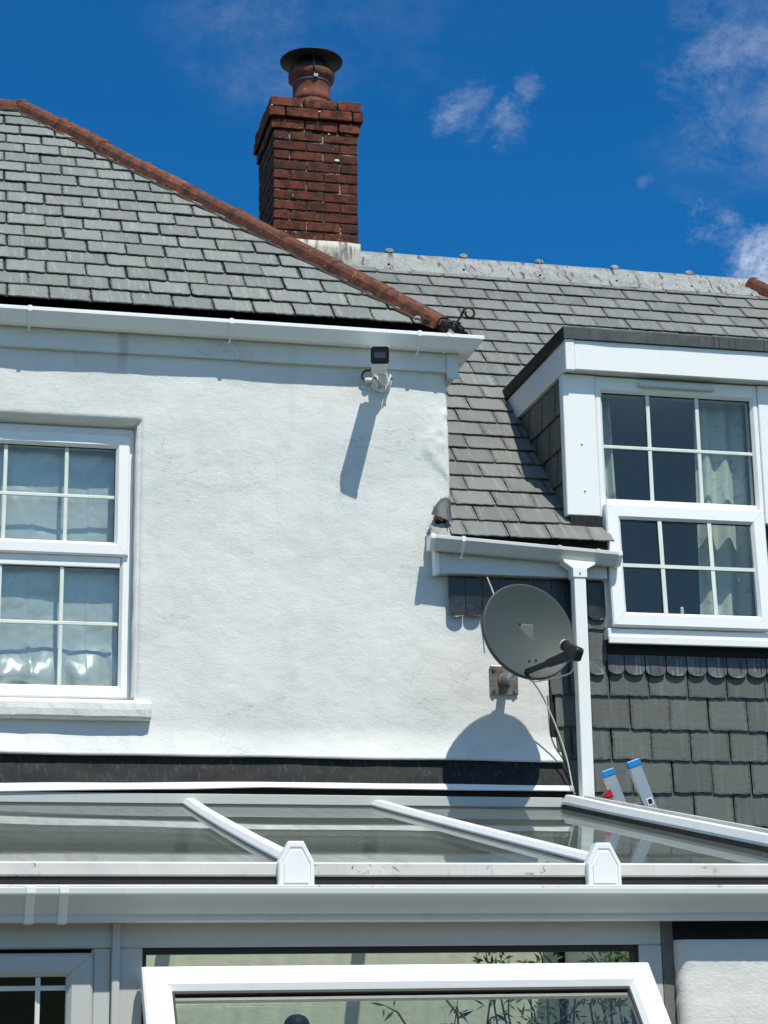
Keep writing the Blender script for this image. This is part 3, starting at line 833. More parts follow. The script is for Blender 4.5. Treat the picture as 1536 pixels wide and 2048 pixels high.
for x in (3.02, 3.56, 4.12, 4.69, 5.26):
    m = MB()
    m.loft([[(x + rr * math.cos(a) * 1.15, RY - .012 + dy, RZ + .052 + rr * math.sin(a) * .62) for a in (2 * math.pi * j / 10 for j in range(10))] for dy, rr in ((-.012, .022), (-.010, .027), (.010, .027), (.012, .022))])
    m.box(x - .018, x + .018, RY - .012, RY + .012, RZ + .02, RZ + .045)
    m.build('ridge_clip', 'lead_ridge', rfr, smooth=False)
    MB().lathe((x - .03, RY - .12, zr(RY - .12) + .026), [(.009, 0), (.009, .006), (.003, .008)], 8).build('fixing', 'iron', rfr)
tile_run(rfr, (RX1 + 1.0, RY - 1.0, zr(RY - 1.0)), (RX1 + .03, RY - .03, zr(RY - .03)), nR, Vector((T, 0, 1)).normalized(), 4, lift=.02)

# ---------------- chimney
CH = part('chimney', shouse, (2.476, 2.69, 6.4))
CX0, CX1, CY0, CY1 = 2.178, 2.775, 2.38, 3.00
MB().box(CX0 + .008, CX1 - .008, CY0 + .008, CY1 - .008, 6.3, 7.855).build('mortar_core', 'mortar_brick', CH)
brick_cache = {}
def brick(cx, cy, z, lx, ly, h=.0655, mat='brick'):
    key = (round(lx, 3), round(ly, 3), round(h, 3), mat, random.randrange(4))
    me = brick_cache.get(key)
    if me is None:
        b = bmesh.new(); bmesh.ops.create_cube(b, size=1)
        for v in b.verts: v.co = Vector((v.co.x * lx, v.co.y * ly, v.co.z * h)) + Vector([random.uniform(-.0025, .0025) for _ in range(3)])
        bmesh.ops.bevel(b, geom=b.edges[:], offset=.0045, segments=1, affect='EDGES')
        me = bpy.data.meshes.new('brick'); b.to_mesh(me); b.free(); me.materials.append(M[mat]); brick_cache[key] = me
    o = bpy.data.objects.new('brick', me); COL.objects.link(o)
    place(o, (cx, cy, z + h / 2), CH)
    o.rotation_euler = (random.uniform(-.012, .012), random.uniform(-.006, .006), random.uniform(-.012, .012))
    return o
def course(z, x0, x1, y0, y1, odd, h=.0655, mat='brick', j=.009):
    S = .2285; dpt = .105
    def run(a, b, first):
        out = []; p = a
        ln = first
        while p < b - .02:
            q = min(p + ln, b)
            if b - q < .05 and b - p < .26: q = b
            out.append((p, q)); p = q + j; ln = S
        return out
    for p, q in run(x0, x1, .110 if odd else S):
        brick((p + q) / 2, y0 + dpt / 2 + random.uniform(-.0025, .0025), z, q - p, dpt, h, mat)
        brick((p + q) / 2, y1 - dpt / 2, z, q - p, dpt, h, mat)
    for p, q in run(y0 + dpt + j, y1 - dpt - j, S if odd else .110):
        brick(x0 + dpt / 2 + random.uniform(-.0025, .0025), (p + q) / 2, z, dpt, q - p, h, mat)
        brick(x1 - dpt / 2, (p + q) / 2, z, dpt, q - p, h, mat)
z = 7.555; r_ = 0
while z > 6.55:
    course(z, CX0, CX1, CY0, CY1, r_ % 2 == 0); z -= .0745; r_ += 1
course(7.634, CX0 - .013, CX1 + .016, CY0 - .014, CY1 + .012, False, .071, 'brick_top')
course(7.717, CX0 - .034, CX1 + .037, CY0 - .036, CY1 + .034, True, .071, 'brick_top')
course(7.796, CX0 - .024, CX1 + .025, CY0 - .026, CY1 + .024, False, .071, 'brick_top')
MB().lathe((2.476, 2.69, 7.850), [(.27, .0), (.25, .014), (.18, .03), (.14, .04)], 28).build('mortar_flaunching', 'mortar', CH)
rings = []
for t in range(0, 2):
    pass
m = MB()
prof = [(CX0 - .012, CY0 - .012), (CX1 + .012, CY0 - .012), (CX1 + .012, CY1 + .012), (CX0 - .012, CY1 + .012)]
loop = []
for a in range(4):
    p, q = Vector((*prof[a], 0)), Vector((*prof[(a + 1) % 4], 0))
    for i in range(14): loop.append(p.lerp(q, i / 14))
m.loft([[(p.x + .006 * nz(p.x * 9, p.y * 9, zz), p.y + .008 * nz(p.x * 11, p.y * 9, zz + 2), zz + (.008 * nz(p.x * 12, p.y * 12, 1) if zz > 6.7 else 0)) for p in loop] for zz in (6.45, 6.71, 6.72, 6.76, 6.812)])
m.build('lead_flashing', 'flash', CH, smooth=True)
# small pale shards and mortar lumps stuck on the bricks
for x, z, s in ((2.626, 7.425, .018), (2.497, 7.77, .009), (2.16, 7.79, .007), (2.57, 7.62, .009)):
    m = MB().lathe((0, 0, 0), [(s * .2, -.6 * s), (s, -.2 * s), (s * .9, .3 * s), (s * .2, .5 * s)], 7)
    m.v = [(x + p[0], CY0 - (.036 if z > 7.7 else .002) + p[1] * .4, z + p[2]) for p in m.v]
    m.build('lichen_spot', 'pvc', CH)
# pot and cowl
PC = (2.512, 2.70, 0)
m = MB().lathe((PC[0], PC[1], 7.84), [(.142, 0), (.142, .145), (.137, .15), (.137, .158), (.142, .163), (.142, .19), (.136, .20), (.134, .30), (.142, .315), (.160, .335), (.168, .36), (.168, .385), (.150, .395), (.118, .395), (.110, .38), (.110, .1), (.02, .1)], 40)
m.build('chimney_pot', 'pot', CH, smooth=True, bevel=0)
m = MB().lathe((PC[0], PC[1], 8.325), [(.225, 0), (.228, .006), (.224, .012), (.16, .036), (.07, .066), (.01, .072), (.004, .060), (.06, .054), (.15, .026), (.215, .003)], 48)
m.build('cowl', 'cowl', CH, smooth=True)
m = MB().lathe((PC[0], PC[1], 8.145), [(.139, 0), (.139, .014), (.1365, .014), (.1365, 0)], 40).build('band_clamp', 'steel', CH)
m = MB().lathe((PC[0], PC[1], 8.24), [(.105, 0), (.105, .085), (.10, .085), (.10, 0)], 30).build('cowl_collar', 'cowl', CH, smooth=True)
for a in (-95, 25, 145):
    c, s = math.cos(R(a)), math.sin(R(a))
    pts = [(PC[0] + c * q, PC[1] + s * q, zz) for q, zz in ((.143, 8.12), (.145, 8.17), (.176, 8.20), (.176, 8.24), (.15, 8.34))]
    MB().tube(pts, .006, 6).build('strap', 'cowl', CH)
m = MB().box(PC[0] - .012, PC[0] + .018, PC[1] - .155, PC[1] - .138, 8.145, 8.170).build('clamp_screw', 'steel', CH)

# ---------------- main wall, wall slates, lead
MB().box(3.262, 3.606, .0, .2, 0, 4.2).box(3.606, 4.56, .0, .2, 0, 3.606).box(4.56, 6.6, .0, .2, 0, 4.2).box(2.735, 3.262, .04, .2, 0, 4.2).build('wall', 'felt', shouse)
MB().box(6.4, 6.6, .2, 5.2, 0, 4.2).box(-1.5, 6.4, 5.0, 5.2, 0, 4.2).build('rear_wall', 'render', shouse)
WSM = slate_variants(12, .2225, .192, .0038, .007, .0095)
rotW = Matrix(((1, 0, 0), (0, 0, -1), (0, 1, 0)))
wslates = part('slate_hanging', shouse, (3.9, -.01, 2.0))
k = 0
for k, zt in enumerate([3.828, 3.652, 3.476, 3.289, 3.111, 2.939, 2.764, 2.589, 2.414, 2.239]):
    off = 3.487 if k % 2 == 0 else 3.602
    x = off - .2275 * 2
    while x < 5.3:
        edge = 3.268 + (.022 if zt < 3.2 else 0) + random.uniform(-.006, .006)
        planes = [(Vector((edge, 0, 0)), Vector((-1, 0, 0)))]
        if zt > 3.4: planes.append((Vector((3.597, 0, 0)), Vector((1, 0, 0))))
        if zt > 3.2: planes.append((Vector((0, 0, 3.88)), Vector((0, 0, 1))))
        if zt > 3.4 and x > 4.35: planes = [(Vector((4.60, 0, 0)), Vector((-1, 0, 0)))]
        if not (zt > 3.4 and 3.6 < x < 4.35):
            add_slate('wall_slate', random.choice(WSM), rotW, Vector((x + .1137 + random.uniform(-.002, .002), -.004 - random.uniform(0, .002), zt + random.uniform(-.004, .004))), wslates, 'slate_w', planes, random.uniform(-.007, .007))
        x += .2275
def scallop(parent, x0, x1, zt, zb, y, mat='lead_scal'):
    wd = (x1 - x0) / 2; cx = (x0 + x1) / 2; n = 9
    pts = [(x0, zt), (x1, zt)] + [(cx + wd * math.cos(a), zb + wd * .62 - wd * .62 * math.sin(a)) for a in (math.pi * i / n for i in range(n + 1))]
    cf = random.uniform(-.003, .003)
    f = [(px, y - .006 * (zt - pz) / (zt - zb) + .004 * nz(px * 30, pz * 30, 1) - .004 * math.cos((px - cx) / wd * 1.5), pz) for px, pz in pts]
    b = [(p[0], p[1] + .003, p[2]) for p in f]
    return MB().loft([f, b]).build('lead_scallop', mat, parent)
apron = part('lead_apron', shouse, (3.6, -.04, 3.4))
xq = [3.592, 3.69, 3.81, 3.93, 4.052, 4.169, 4.287, 4.406, 4.52, 4.64, 4.76]
for a, b in zip(xq, xq[1:]): scallop(apron, a + .003, b - .003, 3.513, 3.400 + random.uniform(-.004, .004), -.029)
scallop(apron, 3.488, 3.578, 3.475, 3.395, -.030)
xq = [2.706, 2.80, 2.895, 2.99, 3.09, 3.19, 3.29, 3.39, 3.49, 3.595]
for a, b in zip(xq, xq[1:]): scallop(apron, a + .002, b - .002, 3.915, 3.70 + random.uniform(-.008, .008), -.028, 'lead_gloss')

# ---------------- right eaves: soffit, fascia, gutter, downpipe
ev = -.08
bx('fascia', 'pvc_old', shouse, 2.648, 3.596, ev, ev + .018, 3.921, 4.086, .002)
bx('fascia_end', 'pvc', shouse, 2.621, 2.647, ev - .006, -.008, 3.915, 4.090, .003)
MB().box(2.648, 3.596, ev + .019, -.004, 3.923, 3.932).build('soffit', 'pvc_old', shouse)
MB().box(2.70, 3.61, ev + .004, ev + .03, 4.0865, 4.135).build('eaves_felt', 'felt', shouse)
GQ = gutter_profile(.102, .068, .022)
gx0, gx1, gz0, gz1 = 2.590, 3.646, 4.106, 4.052
sl = (gz1 - gz0) / (gx1 - gx0)
gr = MB().loft([[(gx0, ev - .002 - d, gz0 + z) for d, z in GQ], [(gx1, ev - .002 - d, gz1 + z) for d, z in GQ]]).build('gutter', 'pvc_old', shouse)
endp = GQ[:10]
for xa, xb, za in ((gx0 - .014, gx0 + .012, gz0), (gx1 - .02, gx1 + .006, gz1)):
    sc_ = [(d + (.003 if d > .01 else -.001), z + (-.003 if z < -.01 else .004)) for d, z in endp]
    MB().loft([[(xa, ev - .002 - d, za + z) for d, z in sc_], [(xb, ev - .002 - d, za + z) for d, z in sc_]]).build('end_cap', 'pvc', gr, bevel=.002)
m = bracket(gr, 2.757, ev - .002, gz0 + sl * (2.757 - gx0), .102, .068, .022)
for xx in (3.285, 3.505): gutter_union(gr, xx, .020, ev - .002, gz0 + sl * (xx - gx0), GQ, 'pvc_old', sl)
PX0, PX1 = 3.373, 3.441; PY0, PY1 = -.170, -.103
zt = gz0 + sl * (3.40 - gx0) - .064
def orect(x0, x1, y0, y1, z0, z1): return [(x0, y0, z0), (x1, y0, z1), (x1, y1, z1), (x0, y1, z0)]
m = MB().loft([orect(3.315, 3.50, -.170, -.090, zt, zt - .010), orect(3.32, 3.495, -.172, -.092, zt - .016, zt - .024),
               orect(PX0 - .006, PX1 + .006, PY0 - .006, PY1 + .006, zt - .050, zt - .050), orect(PX0 - .006, PX1 + .006, PY0 - .006, PY1 + .006, zt - .098, zt - .098)])
m.build('gutter_outlet', 'pvc', gr, bevel=.002)
MB().box(3.402, 3.408, PY0 - .009, PY0 - .0065, zt - .083, zt - .072).build('screw', 'iron', gr)
dp = MB().loft([[(PX0, PY0, zz), (PX1, PY0, zz), (PX1, PY1, zz), (PX0, PY1, zz)] for zz in (.15, zt - .085)]).build('downpipe', 'pvc', shouse, bevel=.006, seg=2)

# folded lead where the roof runs against the rendered wall
def sheet(name, pts, mat, parent, th=.004, sub=3):
    m = MB(); n = len(pts)
    f = [Vector(p) for p in pts]; b = [p + Vector((.001, th, 0)) for p in f]
    m.loft([f, b]); return m.build(name, mat, parent, smooth=False)
def drape(G, mat, seed, amp, n=9):
    # smooth crumpled sheet through a 3 x 3 net of points
    def q(a, b, c, t): return a * (1 - t) * (1 - 2 * t) + b * 4 * t * (1 - t) + c * t * (2 * t - 1)
    m = MB(); P = [[Vector(p) for p in r] for r in G]; rings = []
    for i in range(n + 1):
        u = i / n; row = [q(P[0][k], P[1][k], P[2][k], u) for k in range(3)]
        rings.append([q(*row, j / n) + Vector((nz(u * 4, j * .5, seed), nz(u * 4 + 9, j * .5, seed), nz(u * 5, j * .6, seed + 4))) * amp for j in range(n + 1)])
    m.loft(rings, closed=False); return m.build('folded_lead', mat, shouse, smooth=True)
drape([[(2.719, -.10, 4.197), (2.722, -.07, 4.25), (2.738, -.02, 4.33)], [(2.660, -.10, 4.222), (2.69, -.075, 4.285), (2.712, -.03, 4.352)], [(2.611, -.06, 4.250), (2.645, -.05, 4.31), (2.680, -.02, 4.350)]], 'lead_mid', 3, .006)
drape([[(2.715, -.138, 4.118), (2.718, -.10, 4.155), (2.722, -.08, 4.19)], [(2.655, -.135, 4.098), (2.660, -.09, 4.150), (2.678, -.06, 4.20)], [(2.609, -.12, 4.100), (2.600, -.08, 4.150), (2.599, -.03, 4.190)]], 'lead_ridge', 8, .006)
m = MB().quad((2.737, .53, zr(.53) + .034), (2.80, .46, zr(.46) + .034), (2.825, .37, zr(.37) + .036), (2.808, .32, zr(.32) + .036), (2.737, .31, zr(.31) + .036))
m.v += [(p[0], p[1], p[2] - .003) for p in m.v]; m.f += [(5, 6, 7, 8, 9)] + [(i, (i + 1) % 5, 5 + (i + 1) % 5, 5 + i) for i in range(5)]
m.build('lead_patch', plain('pale_lead_patch', (.19, .195, .19), .6, vary=.2, scale=20), shouse)

# ---------------- dormer
dm = part('dormer', shouse, (4.09, 0, 4.29))
DX0, DX1 = 3.405, 4.775
MB().box(DX0 + .02, DX0 + .05, .03, 1.1, 4.25, 5.12).box(DX1 - .05, DX1 - .02, .03, 1.1, 4.25, 5.12).build('cheek_board', 'felt', dm)
rotC = Matrix(((0, 0, -1), (-1, 0, 0), (0, 1, 0)))      # slates on the left cheek: width along the depth, normal to the left
CSM = slate_variants(4, .245, .28, .003, .006, .012)
for k, zt in enumerate((4.30, 4.50, 4.70, 4.90)):
    yy = .02 + (.125 if k % 2 else 0) - .25
    while yy < 1.0:
        planes = [(Vector((0, .035, 0)), Vector((0, -1, 0))), (Vector((0, 0, 5.10)), Vector((0, 0, 1)))]
        if zt + .2 > zr(yy + .0) - .05:
            add_slate('cheek_slate', random.choice(CSM), rotC, Vector((DX0 + .018, yy + .125, zt)), dm, 'slate_w', planes)
        yy += .2505
bx('corner_panel', 'pvc', dm, DX0 - .008, 3.588, -.034, .03, 4.287, 5.108, .004)
bx('corner_panel', 'pvc', dm, 4.575, DX1 + .008, -.034, .03, 4.287, 5.108, .004)
for x, z in ((3.497, 4.70), (3.505, 4.43)): MB().lathe((x, -.036, z), [(.006, -.002), (.006, .002), (.001, .002)], 8).build('fixing_cap', 'pvc', dm)
bx('front_fascia', 'pvc', dm, 3.452, DX1 + .03, -.105, -.085, 5.113, 5.286, .003)
bx('fascia_corner', 'pvc', dm, 3.396, 3.451, -.110, -.082, 5.106, 5.290, .004)
bx('side_fascia', 'pvc', dm, 3.398, 3.416, -.0815, 1.02, 5.113, 5.286, .002)
bx('side_fascia', 'pvc', dm, DX1 + .01, DX1 + .028, -.0845, 1.02, 5.113, 5.286, .002)
MB().box(3.4165, DX1 + .0095, -.0845, 1.05, 5.1135, 5.125).build('soffit', 'pvc_old', dm)
rings = []
for x in lin(3.388, DX1 + .04, .05):
    wv_ = .004 * nz(x * 5, 2, 2)
    rings.append([(x, -.122 + wv_, 5.288), (x, -.122 + wv_, 5.352 + wv_), (x, -.112, 5.362 + wv_), (x, .02, 5.366 + wv_), (x, 1.15, 5.372 + wv_), (x, 1.15, 5.290), ])
MB().loft(rings).build('lead_roof', 'lead_mid', dm)
MB().box(3.3865, 3.412, -.10, 1.06, 5.2885, 5.3605).build('lead_edge', 'lead_dark', dm)
MB().box(3.415, 3.60, -.03, -.002, 4.17, 4.2865).build('lead_apron', 'lead_dark', dm)

rw = part('window', dm, (4.07, -.02, 3.6))
frame(MB(), 3.5885, 4.5745, 3.655, 5.108, .045, -.028, .05, wt_=.092, wb=.03).build('frame', 'pvc', rw)
bx('transom', 'pvc', rw, 3.634, 4.529, -.024, .05, 4.335, 4.392)
MB().box(3.634, 4.529, .0, .006, 4.393, 5.015).build('pane', 'glass_dark', rw)
for x in (3.909, 4.206): bx('glazing_bar', 'muntin', rw, x - .0115, x + .0115, -.010, -.001, 4.3935, 5.015, .003)
bx('glazing_bar', 'muntin', rw, 3.634, 4.529, -.013, -.002, 4.688, 4.708, .003)
for x0, x1, z0, z1 in ((3.634, 4.529, 5.010, 5.0155), (4.5235, 4.529, 4.393, 5.01)): MB().box(x0, x1, -.006, -.0005, z0, z1).build('gasket', 'gasket', rw)
bx('trickle_vent', 'pvc_old', rw, 3.846, 4.302, -.062, -.0285, 5.052, 5.082, .006, 2)
# top hung casement, ajar
SAo = Vector((0, -.03, 4.352)); sa = R(3.2)
def tilt(ob_list, pivot, ang):
    for ob in ob_list:
        mwm = Matrix.Translation(pivot) @ Matrix.Rotation(ang, 4, 'X') @ Matrix.Translation(-pivot)
        for v in ob.data.vertices:
            v.co = (mwm @ (v.co + WL[ob.name])) - WL[ob.name]
obs = [frame(MB(), 3.607, 4.550, 3.652, 4.352, .085, -.072, -.030, wt_=.088, wb=.082).build('sash', 'pvc', rw)]
obs.append(MB().box(3.690, 4.467, -.05, -.044, 3.732, 4.266).build('pane', 'glass_dark', rw))
for x in (3.922, 4.216): obs.append(MB().box(x - .0115, x + .0115, -.060, -.051, 3.733, 4.265).build('glazing_bar', 'muntin', rw))
obs.append(MB().box(3.691, 4.466, -.063, -.052, 3.990, 4.010).build('glazing_bar', 'muntin', rw))
obs.append(MB().box(3.692, 4.465, -.056, -.0505, 4.258, 4.265).build('gasket', 'gasket', rw))
tilt(obs, SAo, -sa)
bx('sill', 'pvc', rw, 3.585, 4.79, -.084, .05, 3.592, 3.646, .004)
bx('sill_nose', 'pvc', rw, 3.583, 4.79, -.098, -.0845, 3.560, 3.604, .005)
bx('handle', 'pvc', rw, 4.053, 4.071, .015, .03, 3.70, 3.80, .004)
MB().box(3.60, 4.76, -.040, .0, 3.515, 3.5915).build('packer', 'felt', rw)
MB().box(3.45, 4.74, 2.0, 2.05, 3.4, 5.1).box(3.452, 3.46, .06, 2.0, 3.4, 5.1).box(4.72, 4.735, .06, 2.0, 3.4, 5.1).box(3.46, 4.72, .06, 2.0, 3.40, 3.45).box(3.46, 4.72, .06, 2.0, 5.08, 5.10).build('dark_room_wall', 'room', dm)
def curtain(label, x0, x1, z0, z1, y, seed, flare):
    m = MB(); n = 60; nn = 10
    for j in range(nn + 1):
        t = j / nn; z = z1 + (z0 - z1) * t
        for i in range(n + 1):
            s = i / n; wd = (x1 - x0) * (1 + flare * t)
            xa = x0 if flare >= 0 else x1 - wd
            x = x0 + wd * s if seed < 5 else x1 - wd * (1 - s)
            m.v.append((x, y + .022 * math.sin(s * 19 + seed + .5 * nz(s * 3, t, seed)) + .012 * nz(s * 5, t * 2, seed), z))
    for j in range(nn):
        for i in range(n):
            q = j * (n + 1) + i; m.f.append((q, q + 1, q + n + 2, q + n + 1))
    o = m.build('curtain', 'curtain', None, smooth=True)
    return tag(o, label, 'curtain', 'curtains behind the dormer window')
curtain('narrow pale curtain hanging at the left side of the dormer window', 3.60, 3.745, 3.50, 5.07, .15, 1, .25)
curtain('wide pale patterned curtain hanging at the right side of the dormer window', 4.26, 4.60, 3.50, 5.07, .15, 8, .1)

# ================================================================== CONSERVATORY
cons = thing('conservatory', 'white framed lean-to conservatory with tinted glass roof in front of the houses', 'conservatory', (1.4, -1.6, 0))
CT = .172; CZ = 2.68
def zc(y): return CZ + CT * y
EY = -3.16
BX = [(-.9, -.9), (.22, .16), (1.315, 1.265), (2.295, 2.395), (3.325, 3.325)]      # each bar: where it meets the wall, where it meets the eaves
ca = math.atan(CT)
for a, b in zip(BX, BX[1:]):
    v = []
    for dz in (0, -.016):
        v.append([(a[0] + .022, -.045, zc(-.045) + dz), (b[0] - .022, -.045, zc(-.045) + dz), (b[1] - .022, EY, zc(EY) + dz), (a[1] + .022, EY, zc(EY) + dz)])
    MB().loft(v).build('roof_pane', 'roof_glass', cons)
def bar(x, hb, hw, zlift, mat='pvc', y0=-.05, y1=EY + .02, bow=0.):
    pr = [(-hw, zlift), (-hw, zlift + hb * .3), (-hw * .55, zlift + hb), (hw * .55, zlift + hb), (hw, zlift + hb * .3), (hw, zlift)]
    rings = [[(xx + dx, yy, zc(yy) + dz) for dx, dz in pr] for yy, xx in ((y0, x[0]), (y0 + (y1 - y0) * .25, x[0] * .75 + x[1] * .25 - bow * .75), (y0 + (y1 - y0) * .5, x[0] * .5 + x[1] * .5 - bow), (y0 + (y1 - y0) * .75, x[0] * .25 + x[1] * .75 - bow * .75), (y1, x[1]))]
    rings[0] = [(px, py - .05 * (pz - zc(y0)) / .05 * .6, pz) for px, py, pz in rings[0]]
    return MB().loft(rings).build('glazing_bar', mat, cons, bevel=.002)
for x in BX[1:4]:
    b = bar(x, .030, .036, .003, bow=.014 if x[0] < 2 else .008)
    MB().loft([[(xx - .02, yy, zc(yy) - .06), (xx + .02, yy, zc(yy) - .06), (xx + .02, yy, zc(yy) - .017), (xx - .02, yy, zc(yy) - .017)] for yy, xx in ((-.05, x[0]), (EY, x[1]))]).build('rafter', 'pvc', cons)
bar(BX[4], .046, .036, .022)
MB().loft([[(BX[4][0] - .03, yy, zc(yy) - .017), (BX[4][0] + .03, yy, zc(yy) - .017), (BX[4][0] + .03, yy, zc(yy) + .021), (BX[4][0] - .03, yy, zc(yy) + .021)] for yy in (-.05, EY)]).build('verge_gasket', 'gasket', cons)
# side trim of the verge
MB().loft([[(3.363, yy, zc(yy) + .055), (3.381, yy, zc(yy) + .055), (3.381, yy, zc(yy) + .080), (3.363, yy, zc(yy) + .080)] for yy in (-.22, -3.3)]).build('verge_trim', 'dirty', cons)
MB().box(3.295, 3.352, -3.14, -.01, 0, 2.08).build('side_wall', 'roughcast', cons)
MB().loft([[(3.305, yy, 2.081), (3.350, yy, 2.081), (3.350, yy, zc(yy) - .018), (3.305, yy, zc(yy) - .018)] for yy in (-.02, EY)]).build('side_infill', 'pvc_shaded', cons)
MB().box(-1.46, -1.4, -3.14, 0, 0, 2.2).build('side_wall', 'roughcast', cons)
MB().box(-1.4, 3.294, -3.14, 0, .006, .03).build('floor', 'floor_tile', cons)
# wall plate, dark slot, bent capping strip, lead flashing
bx('wall_plate', 'pvc_shaded', cons, -1.5, 3.30, -.062, -.012, 2.676, 2.728, .003)
MB().box(-1.5, 3.33, -.030, -.008, 2.729, 2.80).build('slot_backing', 'felt', cons)
rings = []
for x in lin(-1.5, 3.362, .08):
    t = min(1, max(0, (x - .3) / 1.4))
    zb = 2.724 + .036 * t + .003 * nz(x * 2, 1, 1); zt = 2.768 + .022 * t + .003 * nz(x * 2.4, 4, 1)
    rings.append([(x, -.070, zb), (x, -.074, zb + .004), (x, -.066, zt), (x, -.02, zt + .010), (x, -.02, zt + .004), (x, -.058, zt - .006), (x, -.062, zb)])
MB().loft(rings).build('capping_strip', 'pvc', cons, bevel=0)
rings = []
pieces = [(-1.5, .66), (.64, 1.9), (1.88, 2.62), (2.60, 3.345)]
for i, (xa, xb) in enumerate(pieces):
    rings = []
    for x in lin(xa, xb, .03):
        wv_ = .007 * nz(x * 4, i, 1) + .003 * nz(x * 14, i, 3)
        rings.append([(x, -.012 - .002 * (i % 2), 2.93), (x, -.020 + wv_ * .5 - .002 * (i % 2), 2.885 + .01 * nz(x * 3, 1, 8)), (x, -.036 + wv_, 2.85), (x, -.046 + wv_, 2.81), (x, -.056, 2.775)])
    MB().loft(rings, closed=False).build('lead_flashing', 'lead_dark', cons, smooth=True)
# eaves
bx('eaves_trim', 'dirty', cons, -1.46, 3.6, -3.215, -3.165, 2.088, 2.137, .006)
MB().box(-1.46, 3.6, -3.205, -3.17, 2.03, 2.0875).build('eaves_gasket', 'gasket', cons)
bx('eaves_ledge', 'dirty', cons, -1.46, 3.6, -3.245, -3.2055, 2.03, 2.058, .004)
MB().box(-1.46, 3.6, -3.27, -3.17, 1.935, 2.0295).build('eaves_beam', 'pvc_shaded', cons, bevel=.003)
cg = [(0, 0), (0, -.105), (.012, -.108), (.085, -.110), (.096, -.104), (.100, -.094), (.098, -.086), (.106, -.080), (.118, -.066), (.134, -.044), (.148, -.030), (.160, -.024), (.162, -.019), (.162, -.003), (.158, 0), (.148, 0), (.148, -.012), (.10, -.06), (.085, -.098), (.01, -.098), (.01, 0)]
CGZ = 2.037; CGY = -3.274
cgut = MB().loft([[(-1.5, CGY - d, CGZ + z) for d, z in cg], [(3.75, CGY - d, CGZ - .002 + z) for d, z in cg]]).build('gutter', 'pvc_old', cons)
def strap(x, wd):
    outer = [(d + (.005 if d > .05 else 0), z - (.005 if z < -.03 else 0) + (.005 if z > -.004 else 0)) for d, z in cg[1:15]]
    inn = [(d - .001, z + .001) for d, z in reversed(cg[1:15])]
    loop = outer + inn
    MB().loft([[(x, CGY - d, CGZ + z) for d, z in loop], [(x + wd, CGY - d, CGZ + z) for d, z in loop]]).build('union_clip', 'pvc', cgut, bevel=.0015)
strap(.338, .030); strap(.446, .030)
for x in (1.268, 2.392):
    h0, h1, hw = 2.042, 2.208, .064
    o_ = [(-hw, h0), (hw, h0), (hw, 2.135), (.026, h1), (-.026, h1), (-hw, 2.135)]
    def ins(k): c = (0, 2.11); return [(c[0] + px * k, c[1] + (pz - c[1]) * k) for px, pz in o_]
    m = MB().loft([[(x + px, yy, pz) for px, pz in ins(k)] for yy, k in ((-3.19, 1.), (-3.232, 1.), (-3.238, .94), (-3.238, .80), (-3.234, .76), (-3.234, .70), (-3.239, .66), (-3.239, .05))])
    m.build('end_cap', 'pvc', cons)

# front frame: header, mullions, windows
FYc = -3.262
bx('header', 'pvc_shaded', cons, -1.46, 2.585, FYc, -3.175, 1.848, 1.934, .004)
bx('mullion', 'pvc_shaded', cons, 2.500, 2.585, FYc, -3.18, 0.03, 1.8475, .004)
bx('mullion', 'pvc_shaded', cons, .648, .738, FYc, -3.18, 0.03, 1.8475, .004)
bx('cover_strip', 'pvc_shaded', cons, .635, .662, FYc - .016, FYc - .0005, .03, 1.930, .005, 2)
bx('mullion', 'pvc_shaded', cons, .575, .634, FYc + .004, -3.18, 0.03, 1.8475, .004)
for x0, x1, z0, z1 in ((.739, 2.499, 1.826, 1.8475), (.739, .752, .9, 1.8255), (2.486, 2.499, .9, 1.8255)):
    MB().box(x0, x1, FYc + .012, -3.19, z0, z1).build('gasket', 'gasket', cons)
bx('dwarf_wall', 'roughcast', cons, -1.46, 2.585, -3.27, -3.15, .0, .60, .006)
fw = part('fixed_window', cons, (.1, FYc, .6))
frame(MB(), -.75, .574, .62, 1.832, .085, FYc - .010, -3.20, wt_=.075).build('frame', 'pvc_shaded', fw)
MB().box(-.67, .489, -3.235, -3.229, .70, 1.757).build('pane', 'glass_dark', fw)
bx('glazing_bar', 'muntin', fw, .388, .404, -3.243, -3.2355, .70, 1.757, .002)
bx('glazing_bar', 'muntin', fw, -.67, .489, -3.245, -3.2365, 1.712, 1.728, .002)
ow = part('open_window', cons, (1.6, -3.29, 1.8))
piv = Vector((0, -3.285, 1.800)); an = R(43); drop = Vector((0, 0, -.052))
obs = [frame(MB(), .728, 2.508, .66, 1.800, .095, -3.345, -3.285, wt_=.100).build('sash', 'pvc', ow)]
obs.append(MB().box(.81, 2.426, -3.318, -3.312, .75, 1.712).build('pane', 'glass', ow))
for x0, x1, z0, z1 in ((.823, 2.413, 1.688, 1.700), (.823, .831, .76, 1.688), (2.405, 2.413, .76, 1.688)):
    obs.append(MB().box(x0, x1, -3.327, -3.3185, z0, z1).build('gasket', 'gasket', ow))
obs.append(MB().box(.832, 2.404, -3.3115, -3.298, 1.672, 1.700).build('spacer_bar', 'steel', ow))
tilt(obs, piv, -an)
for o in obs: o.location += drop
